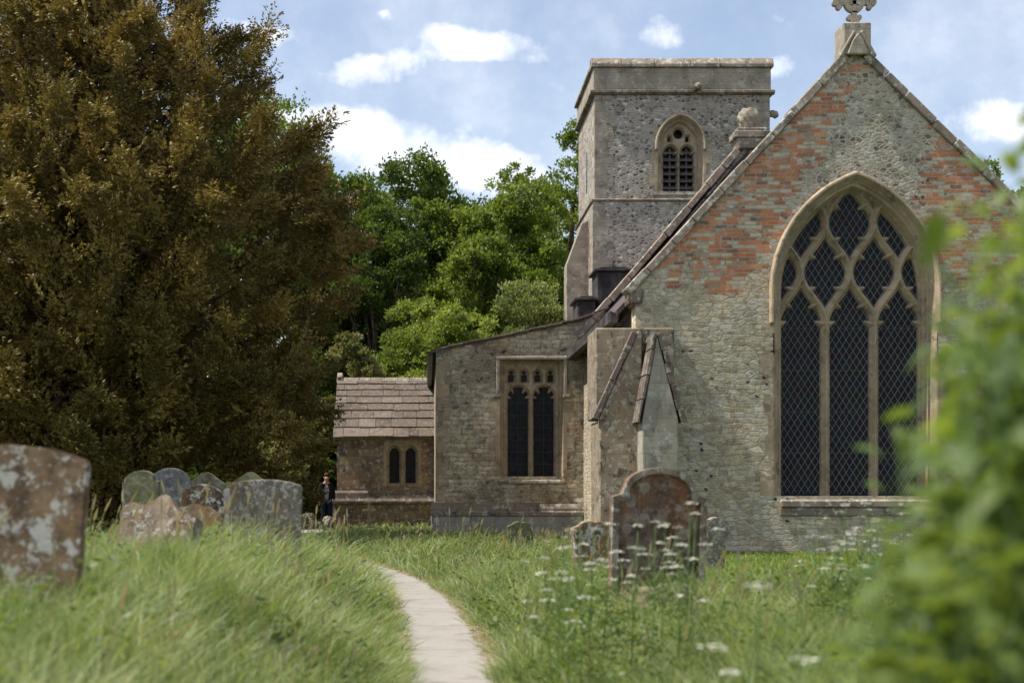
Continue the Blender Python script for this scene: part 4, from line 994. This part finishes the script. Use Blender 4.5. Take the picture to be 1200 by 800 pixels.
# ================================================================= grass
def mk_grass(name, stops, tr=.45):
    m, t = material(name); p = posn(t)
    r = t.n('ShaderNodeNewGeometry').outputs['Random Per Island']
    k = t.m('ADD', t.m('MULTIPLY', t.rng(t.noise(p, 1.3, 4), .32, .68), .5), t.m('MULTIPLY', r, .5))
    col = t.ramp(k, stops)
    d = t.n('ShaderNodeBsdfPrincipled', {'Base Color': col, 'Roughness': .45, 'Specular IOR Level': .35})
    tn = t.n('ShaderNodeBsdfTranslucent', {'Color': t.mix(1, col, (1.35,1.3,.7), 'MULTIPLY')})
    mx = t.n('ShaderNodeMixShader', {0: tr, 1: d, 2: tn}); t.n('ShaderNodeOutputMaterial', {0: mx}); return m
GR_T = mk_grass('meadow_blade', [(0,(.08,.125,.03)),(.3,(.15,.21,.06)),(.6,(.235,.295,.115)),(.82,(.33,.365,.195)),(.92,(.38,.36,.22)),(1,(.44,.36,.24))])
GR_S = mk_grass('lawn_blade', [(0,(.09,.15,.02)),(.4,(.16,.24,.035)),(.75,(.23,.30,.06)),(.93,(.33,.31,.13)),(1,(.40,.32,.18))])
STRAW = mk_grass('seed_head', [(0,(.20,.19,.09)),(.5,(.34,.29,.17)),(1,(.38,.27,.18))], .3)
def wedge(n, y0, y1, pw=1.0, m=1.2):
    y = y0+(y1-y0)*rng.random(n)**pw
    xl = -500/F*y-m; xr = 700/F*y+m; return xl+(xr-xl)*rng.random(n), y
def hgt(x, y):
    d = np.abs(x-pathx(y)); h = .34*(1+.45*wav(x, y, 1.1, .5)+.25*wav(x, y, 3.1, 2))
    h *= sm(.30,.85,d)*.62+.38
    lawn = sm(2.5,3.4,x)*sm(13.5,15.5,y); h = h*(1-lawn)+.11*lawn
    h *= 1-.45*sm(23,30,y)
    h *= 1-.6*sm(-2.5,-5,x)*sm(21,26,y)
    h += .30*sm(.9,1.5,x)*sm(7,4,y)
    h += .14*sm(-.9,-1.6,x)*sm(5,7,y)*sm(14,12,y)+.1*sm(1.1,1.8,x)*sm(14,11,y)*sm(4,7,y)
    h += .12*np.exp(-((x+1.7)/1.0)**2-((y-30)/1.6)**2)
    h += .26*np.exp(-((x+1.15)/.8)**2-((y-20.5)/2.8)**2)+.16*np.exp(-((x-.45)/.7)**2-((y-23.5)/3)**2)
    return np.clip(h, .05, 1.1)
FOOT = [(PX(511,Da)-.1, 40, Da-.12, 60), (PX(745,Dg)-.0, 40, Dg-.02, 60), (PX(698,25.6), PX(797,25), 25.0, 27.3), (PX(395,Dp)-.1, PX(513,Dp), Dp-.15, 49)]
def blades(name, x, y, h, w, mat, lab, cat, lean=.55, wind=(.12,.03), parent=None):
    d = np.abs(x-pathx(y)); k = d > .315+.03*np.sin(y*3.1)+rng.normal(size=len(x))*.025
    for a, b, c, e in FOOT: k &= ~((x > a)&(x < b)&(y > c)&(y < e))
    x, y, h, w = x[k], y[k], h[k], w[k]; n = len(x)
    z = gz(x, y)-.02; h = h*rng.uniform(.45,1.25,n)
    an = rng.uniform(0,2*np.pi,n); le = h*lean*rng.uniform(.1,1.5,n); bw_ = rng.random(n) < .07; w = np.where(bw_, w*2.6, w); h = np.where(bw_, h*.8, h)
    cl = np.floor(x*3.1)*7.3+np.floor(y*3.3)*3.7; an = np.where(rng.random(n) < .3, np.sin(cl)*43.0+rng.normal(size=n)*.8, an)
    wx = wind[0]*(.8+1.4*wav(x,y,3.6)); lx = np.cos(an)*le+wx*h; ly = np.sin(an)*le+wind[1]*h
    # blades near the path fall across it
    pd = x-pathx(y); lx += -np.sign(pd)*h*.55*sm(.75,.33,np.abs(pd))
    fa = rng.uniform(0,np.pi,n); sx, sy = np.cos(fa)*w/2, np.sin(fa)*w/2*.6
    us = (0,.4,.75,1.0); V = []
    for u in us:
        cx_ = x+lx*u**1.8; cy_ = y+ly*u**1.8; cz = z+h*(u-.28*lean*u**3)
        ww = (1-u**2.2*.75) if u < 1 else 0
        if u < 1: V += [np.stack([cx_-sx*ww, cy_-sy*ww, cz], 1), np.stack([cx_+sx*ww, cy_+sy*ww, cz], 1)]
        else: V += [np.stack([cx_, cy_, cz], 1)]
    V = np.stack(V, 1).reshape(-1,3); b = np.arange(n)*7
    f = np.stack([b,b+1,b+3,b+2, b+2,b+3,b+5,b+4, b+4,b+5,b+6], 1).ravel()
    o = npmesh(name, V, f, np.tile([4,4,3], n), mat, parent, True)
    return tag(o, lab, cat, kind='stuff')
L_weed = mk_leaf('weed_leaf', (.045,.085,.018), (.10,.16,.032), (.18,.24,.065), .5, 2.5, .5)
rng = np.random.default_rng(11)
x, y = wedge(9000, 1.6, 4.2); a = (x, y)
def patch(n, y0, y1, w0, pw=1.0, filt=None, m=1.2):
    x, y = wedge(n, y0, y1, pw, m)
    # clumping
    c = wav(x, y, 4.5, 1)+.6*wav(x, y, 11, 3); k = rng.random(n) < .55+.5*c
    if filt is not None: k &= filt(x, y)
    x, y = x[k], y[k]; return x, y, hgt(x, y), w0*rng.uniform(.6,1.4,len(x))
tall = lambda x, y: ~((x > 2.9)&(y > 14.5))
P1 = [patch(46000,1.4,5,.005), patch(150000,4,10,.006,.8), patch(190000,9,19,.0085,.8,tall), patch(120000,17,35,.014,.9,tall), patch(16000,33,48,.03,.9,tall)]
blades('meadow_grass', *[np.concatenate(q) for q in zip(*P1)], GR_T, 'long wind-blown meadow grass on both sides of the path', 'grass', .75)
P2 = [patch(170000,13.5,26.2,.010,.9,lambda x, y: (x > 2.5))]
blades('lawn_grass', *[np.concatenate(q) for q in zip(*P2)], GR_S, 'short sunlit grass in front of the east wall', 'grass', .6)
def broadleaf():
    xs_, ys_ = wedge(1500, 3, 30, .8); k = tall(xs_, ys_)&(np.abs(xs_-pathx(ys_)) > .55)
    for a, b, c, e in FOOT: k &= ~((xs_ > a-.2)&(xs_ < b+.1)&(ys_ > c-.1)&(ys_ < e))
    xs_, ys_ = xs_[k], ys_[k]; i = np.repeat(np.arange(len(xs_)), 26); n = len(i)
    u = rng.random(n); hh = (hgt(xs_, ys_)*rng.uniform(.7,1.15,len(xs_)))[i]; an = rng.uniform(0,6.28,n); r_ = .04+.12*rng.random(n)*(1-u*.5)
    P = np.stack([xs_[i]+np.cos(an)*r_, ys_[i]+np.sin(an)*r_, gz(xs_, ys_)[i]+hh*(.25+.75*u)], 1)
    sz = rng.uniform(.035,.085,n)*(1.2-.6*u)
    o = leafmesh('meadow_weeds', P, np.stack([np.cos(an), np.sin(an), rng.uniform(-.3,.7,n)], 1), sz, sz*.5, L_weed, None); tag(o, 'low broad-leaved weeds growing through the long grass', 'weeds', kind='stuff')
broadleaf()
def litter():
    y = 5+24*rng.random(9000)**.9; sd_ = np.sign(rng.random(9000)-.42); x = pathx(y)+sd_*(.30+np.abs(rng.normal(size=9000))*.06); n = len(x)
    an = rng.uniform(0,6.28,n); P = np.stack([x, y, gz(x,y)+.02+.02*rng.random(n)], 1)
    o = leafmesh('dry_grass_litter', P, np.stack([np.cos(an), np.sin(an), rng.normal(size=n)*.12], 1), rng.uniform(.04,.12,n), rng.uniform(.004,.009,n), STRAW, None); tag(o, 'dead straw-coloured grass lying along the path edges', 'grass', kind='stuff')
litter()
# flowering stems above the sward
def seeds():
    x, y = wedge(2000, 5, 34, .8); k = tall(x, y); x, y = x[k], y[k]; h = hgt(x, y)*rng.uniform(1.0,1.5,len(x))+.05
    d = np.abs(x-pathx(y)); k = d > .5
    for a, b, c, e in FOOT: k &= ~((x > a-.1)&(x < b)&(y > c)&(y < e))
    x, y, h = x[k], y[k], h[k]; n = len(x); z = gz(x,y); w = .0015+.00012*y
    lx = h*rng.normal(size=n)*.13+.12*h; ly = h*rng.normal(size=n)*.1; V = []
    for u, ww in ((0,1),(.5,.9),(.84,.8),(.86,2.6),(.93,3.2),(1,.3)):
        c = np.stack([x+lx*u*u, y+ly*u*u, z+h*u*.98], 1); s_ = np.stack([w*ww, w*ww*.4, 0*w], 1); V += [c-s_, c+s_]
    V = np.stack(V,1).reshape(-1,3); b = np.arange(n)*12
    f = np.stack([np.stack([b+2*i,b+2*i+1,b+2*i+3,b+2*i+2],1) for i in range(5)],1).ravel()
    o = npmesh('grass_seed_heads', V, f, np.full(n*5,4), STRAW); tag(o, 'thin straw-coloured flowering grass stems above the meadow', 'grass', kind='stuff')
seeds()
# ================================================================= cow parsley and tall weeds
PET = plain('white_petal', (.62,.62,.50), .7, .2, 0, .12, 40, 0)
STEM = plain('green_stem', (.10,.16,.04), .6, .3, 0, .3, 10, 0)
def parsley(h, seed, nb=4):
    rd = random.Random(seed); root = empty('cow_parsley', (0,0,0), 'x', 'wild flower')
    st = MB(); heads = []
    top = Vector((rd.uniform(-.06,.06), rd.uniform(-.06,.06), h)); st.tube([(0,0,-.05), top*.5+Vector((.015,0,0)), top], [.006,.005,.003], 5); heads.append(top)
    for i in range(nb):
        k = rd.uniform(.45,.8); a = top*k; an = rd.uniform(0,6.28); e = a+Vector((math.cos(an)*.14, math.sin(an)*.14, rd.uniform(.10,.28)*h)); st.tube([a, a+(e-a)*.5+Vector((math.cos(an)*.02,math.sin(an)*.02,0)), e], [.0035,.003,.002], 4); heads.append(e)
    st.build('stem', STEM, root)
    for e in heads:
        fb = MB(); nr = rd.randint(7,10); R_ = rd.uniform(.024,.042)
        for j in range(nr):
            an = 6.28*j/nr; r = R_*(.35 if j % 3 == 0 else 1)*rd.uniform(.8,1.1); c = e+Vector((math.cos(an)*r, math.sin(an)*r, .028-(r/R_)**2*.006))
            for q in range(7):
                a2 = rd.uniform(0,6.28); rr = rd.uniform(0,.010); cc = c+Vector((math.cos(a2)*rr, math.sin(a2)*rr, rd.uniform(-.002,.003)))
                s = rd.uniform(.0032,.0052); t0 = rd.uniform(-.4,.4)
                fb.add([(cc.x-s,cc.y-s,cc.z+t0*s),(cc.x+s,cc.y-s,cc.z-t0*s),(cc.x+s,cc.y+s,cc.z),(cc.x-s,cc.y+s,cc.z+t0*s)], [(0,1,2,3)])
        fb.build('flower_head', PET, root)
    n = 260; b = rng.integers(0,7,n); an = b*.9; rr = rng.random(n)**.7*.20; wd = rng.normal(size=n)*.035
    P = np.stack([np.cos(an)*rr-np.sin(an)*wd, np.sin(an)*rr+np.cos(an)*wd, h*.25+b*h*.06+rr*.25+rng.normal(size=n)*.01], 1)
    leafmesh('leaves', P, np.stack([np.cos(an), np.sin(an), .2+0*an],1)+rng.normal(size=(n,3))*.5, .03, .012, L_weed, root)
    return root
def copy_tree(o, parent=None):
    c = o.copy(); COL.objects.link(c); c.parent = parent
    for ch in o.children: copy_tree(ch, c)
    return c
rng = np.random.default_rng(5)
protos = [parsley(.85, s, 3+s % 3) for s in range(4)]; used = set()
def put(i, px, D, top, label, group, zoff=0):
    p = protos[i % 4]
    o = p if (i % 4) not in used else copy_tree(p); used.add(i % 4)
    x = PX(px, D); z = float(gz(x, D)); s = (PZ(top, D)-z)/.88
    o.location = (x, D, z); o.rotation_euler[2] = random.uniform(0,6.28); o.scale = (1.0,1.0,s); o['label'] = label; o['group'] = group
A = 'white cow parsley in the long grass left of the tall rusty headstone'
for i, (px, D, top) in enumerate([(678,7.5,585),(664,7.8,640),(652,8.2,652),(690,8.0,618),(703,8.4,612),(655,7.2,668),(672,9.2,628)]): put(i, px, D, top, A, 'cow parsley left of the rusty headstone')
A = 'white cow parsley flowering in front of the tall rusty headstone'
for i, (px, D, top) in enumerate([(737,8.0,614),(757,7.8,610),(776,8.3,612),(798,7.9,588),(806,8.4,600),(795,7.4,636)]): put(i+1, px, D, top, A, 'cow parsley before the rusty headstone')
A = 'dense creamy cow parsley below the east window, beside the tall weeds'
for i, (px, D, top) in enumerate([(972,9.0,612),(982,9.4,598),(990,8.8,622),(1000,9.2,590),(1008,9.6,604),(1016,9.0,588),(1026,9.5,596),(1036,9.1,606),(978,8.5,640),(996,8.6,636),(1046,9.4,590),(1012,8.7,620),(966,9.6,626),(1058,9,600)]): put(i+2, px, D, top, A, 'cow parsley below the east window')
A = 'blurred cow parsley close to the camera in front of the sunny lawn'
for i, (px, D, top) in enumerate([(885,4.2,682)]): put(i+3, px, D, top, A, 'cow parsley close to the camera')
def weed(h, seed, big=1.0):
    rd = random.Random(seed); rg = np.random.default_rng(seed); root = empty('tall_weed', (0,0,0), 'x', 'weed')
    st = MB(); V = []; Fc = []
    nst = 4
    for s_ in range(nst):
        bx, by = rd.uniform(-.07,.07), rd.uniform(-.07,.07); hh = h*rd.uniform(.7,1.0) if s_ else h; tx, ty = bx+rd.uniform(-.12,.12), by+rd.uniform(-.12,.12)
        pt = lambda u: Vector((bx+(tx-bx)*u*u, by+(ty-by)*u*u, hh*u))
        st.tube([pt(i/6)-Vector((0,0,.05)) for i in range(7)], [.005-.003*i/6 for i in range(7)], 5)
        u = .12
        while u < 1:
            an = rd.uniform(0,6.28)
            for k in (0, math.pi):
                a = an+k; L = big*rd.uniform(.055,.13)*(1.15-.6*u); W = L*.55; d = Vector((math.cos(a), math.sin(a), rd.uniform(-.9,.7))).normalized(); s = Vector((-math.sin(a), math.cos(a), rd.uniform(-.9,.9))).normalized(); p = pt(u)+d*.02
                nrm = d.cross(s); b = len(V)
                for (q, ww, dz) in ((0,.08,0),(.22,.85,.03),(.5,1,.02),(.78,.55,-.06),(1.0,.04,-.16)):
                    c = p+d*L*q+Vector((0,0,dz*L)); V.append(c-s*W*ww*.5+nrm*W*ww*.12); V.append(c+s*W*ww*.5+nrm*W*ww*.12)
                for q in range(4): Fc.append((b+2*q,b+2*q+1,b+2*q+3,b+2*q+2))
            u += .055/max(h,.4)*rd.uniform(.7,1.3)
    st.build('stem', STEM, root); me = bpy.data.meshes.new('leaves'); me.from_pydata([tuple(v) for v in V], [], Fc); link('leaves', me, L_weed, root)
    return root
wp = [weed(1.5, s, 1.0+.15*(s % 3)) for s in range(5)]; wused = set()
WL = 'tall leafy green weed, blurred close to the camera at the right edge'
spots = [(1215,1.9,105),(1190,2.1,165),(1165,2.3,265),(1145,2.2,330),(1130,2.5,372),(1105,2.3,402),(1085,2.6,425),(1070,2.4,478),(1052,2.8,530),(1035,2.5,575),(1012,2.9,610),(985,3.1,660),(1235,2.2,110),(1205,2.6,185),(1175,2.8,310),(1140,3.0,425),(1110,3.1,480),(1085,3.2,560),(1050,3.3,620),(1190,1.8,330),(1215,3.2,210),(1250,2.6,150),(1280,2.3,130),(1185,3.3,340),(1160,3.4,440),(1060,2.2,640),(1225,2.0,200),(1200,2.3,225),(1170,2.1,380),(1130,2.1,500),(1190,3.0,270),(1205,3.3,200),(1172,2.2,300),(1100,2.4,560),(1145,1.8,640),(1190,2.4,205),(1178,2.7,240),(1208,2.9,150)]
for i, (px, D, top) in enumerate(spots):
    j = i % 5; p = wp[j]; o = p if j not in wused else copy_tree(p); wused.add(j)
    x = PX(px+(40 if px < 1120 else 18), D); z = float(gz(x, D)); s = (PZ(top, D)-z)/1.5; o.location = (x, D, z); o.rotation_euler[2] = i*2.4; o.scale = (1,1,max(.3,s)); o['label'] = WL; o['group'] = 'tall weeds at the right edge'
# ================================================================= person by the porch
def skin(name, pts, edges, rad, mat, parent, sub=2, root=0):
    me = bpy.data.meshes.new(name); me.from_pydata([tuple(p) for p in pts], edges, []); ob = bpy.data.objects.new('tmp', me); COL.objects.link(ob)
    md = ob.modifiers.new('skin', 'SKIN'); md.use_smooth_shade = True
    for i, v in enumerate(me.skin_vertices[0].data):
        r = rad[i]; v.radius = r if hasattr(r, '__len__') else (r, r); v.use_root = (i == root)
    ss = ob.modifiers.new('s', 'SUBSURF'); ss.levels = sub; ss.render_levels = sub
    dg = bpy.context.evaluated_depsgraph_get(); m2 = bpy.data.meshes.new_from_object(ob.evaluated_get(dg)); bpy.data.objects.remove(ob); m2.name = name; m2.materials.clear()
    return link(name, m2, mat, parent)
def person():
    D = 43.4; x = PX(382.5, D)
    SK = plain('skin', (.42,.24,.17), .6, .3, 0, .05, 10, 0); JK = plain('black_cloth', (.012,.013,.016), .85, .15, 0, .3, 14, .3)
    TS = plain('grey_cotton', (.36,.37,.40), .85, .1, 0, .08, 14, .2); DN = plain('dark_denim', (.014,.02,.04), .85, .15, 0, .3, 14, .3); HR = plain('brown_hair', (.07,.04,.022), .8, .2, 0, .3, 60, .5); SH = plain('dark_shoe', (.02,.018,.016), .6, .3)
    # joints, facing -Y, head bowed
    P = [(0,0,.93),(0,.0,1.12),(0,.01,1.32),(0,.0,1.45),(0,-.035,1.53),(0,-.06,1.60),(0,-.075,1.69)]
    E = [(0,1),(1,2),(2,3),(3,4),(4,5),(5,6)]; Rd = [(.15,.10),(.135,.095),(.155,.105),(.075,.065),(.052,.055),(.075,.09),(.072,.088)]
    for sg in (-1, 1):
        b = len(P); P += [(sg*.17,.0,1.40),(sg*.235,.02,1.13),(sg*.245,-.035,.90),(sg*.245,-.05,.84),(sg*.243,-.06,.80)]; Rd += [.055,.043,.030,(.018,.034),(.015,.034)]; E += [(3,b)]+[(b+i,b+i+1) for i in range(4)]
        for k in range(4):      # fingers, slightly curled, of different length
            q = len(P); oy = -.028+k*.018; L = (.065,.075,.07,.055)[k]
            P += [(sg*.243,-.06+oy,.78),(sg*.238,-.063+oy,.78-L*.5),(sg*.225,-.066+oy,.78-L)]; Rd += [.009,.008,.006]; E += [(b+4,q),(q,q+1),(q+1,q+2)]
        q = len(P); P += [(sg*.232,-.095,.82),(sg*.222,-.105,.785)]; Rd += [.011,.008]; E += [(b+3,q),(q,q+1)]
        b = len(P); P += [(sg*.095,0,.86),(sg*.105,-.01,.48),(sg*.115,.02,.11),(sg*.12,.0,.05),(sg*.13,-.14,.035)]; Rd += [.09,.06,.04,.04,(.035,.025)]; E += [(0,b)]+[(b+i,b+i+1) for i in range(4)]
    body = skin('person', P, E, Rd, SK, None, 2, 0)
    body.location = (x, D, 0.0); body.rotation_euler[2] = R(8); body.scale = (.93,.93,.925)
    tag(body, 'man with bowed head in black jacket and grey shirt by the porch', 'person')
    # face: nose, ears, brow as small features on the bowed head
    mb = MB(); mb.prismx([(-.165,1.615),(-.19,1.605),(-.165,1.65)], -.012, .012); mb.build('nose', SK, body, .004)
    for sg in (-1,1):
        mb = MB(); mb.tube([(sg*.076,-.045,1.61),(sg*.088,-.04,1.635),(sg*.078,-.045,1.665)], [.012,.016,.01], 6); mb.build('ear', SK, body)
        mb = MB(); mb.tube([(sg*.018,-.163,1.652),(sg*.048,-.155,1.650)], [.005,.004], 6); mb.build('eye', HR, body)
    mb = MB(); mb.tube([(-.022,-.158,1.583),(.022,-.158,1.583)], .006, 6); mb.build('mouth', plain('lips', (.28,.10,.09)), body)
    me = bpy.data.meshes.new('hair'); bm = bmesh.new(); bmesh.ops.create_uvsphere(bm, u_segments=20, v_segments=12, radius=1)
    bmesh.ops.delete(bm, geom=[v for v in bm.verts if v.co.z < -.15-.55*v.co.y*0 and v.co.y < .2 or v.co.z < -.6], context='VERTS')
    for v in bm.verts: v.co = Vector((v.co.x*.084, v.co.y*.095-.045, v.co.z*.075+1.722+.008*math.sin(v.co.x*20)))
    bm.to_mesh(me); bm.free(); link('hair', me, HR, body)
    # t-shirt, jacket, jeans, shoes
    sh = skin('shirt', [(0,-.01,.90),(0,-.01,1.12),(0,0,1.32),(0,-.0,1.43)], [(0,1),(1,2),(2,3)], [(.165,.115),(.155,.112),(.168,.12),(.10,.08)], TS, body, 2)
    JP = [(0,.03,.84),(0,.03,1.12),(0,.03,1.32),(0,.02,1.44)]; JE = [(0,1),(1,2),(2,3)]; JR = [(.195,.10),(.185,.10),(.19,.11),(.10,.075)]
    for sg in (-1,1):
        b = len(JP); JP += [(sg*.18,.0,1.40),(sg*.24,.02,1.13),(sg*.25,-.03,.90)]; JR += [.072,.06,.046]; JE += [(3,b),(b,b+1),(b+1,b+2)]
    jk = skin('jacket', JP, JE, JR, JK, body, 2)
    for sg in (-1,1):
        mb = MB(); pl = [(sg*.055,.86),(sg*.19,.86),(sg*.19,1.38),(sg*.10,1.455),(sg*.04,1.44),(sg*.085,1.25)]
        mb.prism(pl, -.125, -.05); mb.build('front_panel', JK, jk, .02, 2)
    for sg in (-1,1):
        pass
    skin('jeans', [(0,0,.93),(-.095,0,.84),(-.108,-.01,.48),(-.118,.02,.09),(.095,0,.84),(.108,-.01,.48),(.118,.02,.09)], [(0,1),(1,2),(2,3),(0,4),(4,5),(5,6)], [(.155,.11),.10,.075,.058,.10,.075,.058], DN, body, 2)
    for sg in (-1,1):
        mb = MB(); mb.prismx([(-.17,0),(.06,0),(.07,.09),(.0,.10),(-.10,.065),(-.17,.05)], sg*.12-.045, sg*.12+.045); mb.build('shoe', SH, body, .015, 2)
person()
# light paths kept short for speed
SC.cycles.max_bounces = 6; SC.cycles.diffuse_bounces = 3; SC.cycles.glossy_bounces = 2; SC.cycles.transmission_bounces = 3; SC.cycles.transparent_max_bounces = 4
SKYTINT = (.95,.90,.88); CLOUD_D = (4.9,5.2,5.7); CLOUD_L = (6.9,7.0,7.1); EXPO = 1.0
# ================================================================= camera, light, sky
cam = bpy.data.cameras.new('camera'); co = bpy.data.objects.new('camera', cam); COL.objects.link(co); SC.camera = co
co.location = (0, 0, EYE); co.rotation_euler = (R(90), 0, 0)
cam.sensor_width = 36; cam.lens = 50; cam.shift_x = 100/1200; cam.shift_y = 166/1200; cam.clip_start = .05; cam.clip_end = 5000
cam.dof.use_dof = True; cam.dof.focus_distance = 31; cam.dof.aperture_fstop = 2.0
SUN_EL, SUN_AZ = 58.0, -96.0          # azimuth from +Y, clockwise positive
el, az = R(SUN_EL), R(SUN_AZ)
S = Vector((math.sin(az)*math.cos(el), math.cos(az)*math.cos(el), math.sin(el)))
sun = bpy.data.lights.new('sun', 'SUN'); sun.energy = 3.6; sun.angle = R(.55); sun.color = (1, .94, .85)
so = bpy.data.objects.new('sun', sun); COL.objects.link(so); so.rotation_euler = (-S).to_track_quat('-Z', 'Y').to_euler(); so.location = (-20, 0, 40)
w = bpy.data.worlds.new('World'); SC.world = w; w.use_nodes = True; t = NT(w.node_tree)
sky = t.n('ShaderNodeTexSky', sky_type='NISHITA'); sky.sun_disc = False; sky.sun_elevation = el; sky.sun_rotation = az; sky.air_density = 1.0; sky.dust_density = 1.2; sky.ozone_density = 1.3; sky.altitude = 50
g = t.n('ShaderNodeTexCoord').outputs['Generated']; s = t.sep(g)
fwd = t.rng(s[1], .1, .4)
yy = t.m('MAXIMUM', s[1], .1); u = t.m('DIVIDE', s[0], yy); v = t.m('DIVIDE', s[2], yy)
uv3 = t.n('ShaderNodeCombineXYZ', {0: u, 1: v, 2: 0.0}).outputs[0]
wrp = t.vm('MULTIPLY', t.vm('SUBTRACT', t.noise(uv3, 14, 5, .6, out=1), (.5,.5,.5)), (.055,.035,0))
uw = t.sep(t.vm('ADD', uv3, wrp))
tot = None
BL = [(590,50,62,22,1.0),(520,45,50,24,.95),(560,70,100,10,.5),(405,78,38,20,.85),(455,88,50,20,.7),(300,40,50,18,1.0),(450,19,22,9,.7),(385,140,70,26,1.0),(455,158,90,28,.9),(530,195,130,28,1.05),(600,200,60,22,.8),(650,98,50,18,.5),(775,38,50,22,.75),(908,84,34,22,.85),
      (1165,145,90,36,.95),(1110,75,60,22,.4),(1010,20,90,18,.25),(895,20,50,14,.35),(1190,60,50,26,.35),(250,150,120,50,.4)]
for px, py, rx, ry, am in BL:
    du = t.m('DIVIDE', t.m('SUBTRACT', uw[0], (px-500)/F), rx/F); dv = t.m('DIVIDE', t.m('SUBTRACT', uw[1], (566-py)/F), ry/F)
    q = t.m('ADD', t.m('MULTIPLY', du, du), t.m('MULTIPLY', dv, dv))
    e = t.m('MULTIPLY', t.m('EXPONENT', t.m('MULTIPLY', q, -1.1)), am)
    tot = e if tot is None else t.m('ADD', tot, e)
nz = t.noise(uv3, 22, 7, .62)
dens = t.m('ADD', tot, t.m('MULTIPLY', t.m('SUBTRACT', nz, .5), 1.5))
c1 = t.m('MULTIPLY', t.rng(dens, .18, 1.15), fwd)
gen = t.noise(t.vm('MULTIPLY', g, (1,1,2.2)), 2.6, 7, .6)
c2 = t.m('MULTIPLY', t.rng(gen, .42, .62), t.m('SUBTRACT', 1, fwd))  # unseen clouds behind the camera, added to raise fill on the shaded facade
veil = t.m('MULTIPLY', t.rng(t.noise(uv3, 5, 6, .6), .35, .75, .14, .50), fwd)
trail = t.m('ABSOLUTE', t.m('SUBTRACT', t.m('SUBTRACT', uw[1], (566-110)/F), t.m('MULTIPLY', t.m('SUBTRACT', uw[0], (560-500)/F), -.78)))
trail = t.m('MULTIPLY', t.m('MULTIPLY', t.rng(trail, .0022, .0, 0, .3), t.rng(u, .0, .03)), t.rng(u, .085, .05))
cm = t.m('MAXIMUM', t.m('MAXIMUM', t.m('MAXIMUM', c1, c2), veil), trail)
skyc = t.mix(1.0, sky.outputs[0], SKYTINT, 'MULTIPLY')
cc = t.mix(t.rng(nz, .35, .7), CLOUD_D, CLOUD_L)
col = t.mix(t.m('MULTIPLY', cm, .96), skyc, cc)
bg = t.n('ShaderNodeBackground', {'Color': col, 'Strength': .10}); ow = t.n('ShaderNodeOutputWorld'); w.node_tree.links.new(bg.outputs[0], ow.inputs[0])
SC.view_settings.view_transform = 'Standard'; SC.view_settings.look = 'None'; SC.view_settings.gamma = 1; SC.view_settings.use_curve_mapping = False
SC.view_settings.exposure = EXPO
SC.render.film_transparent = False
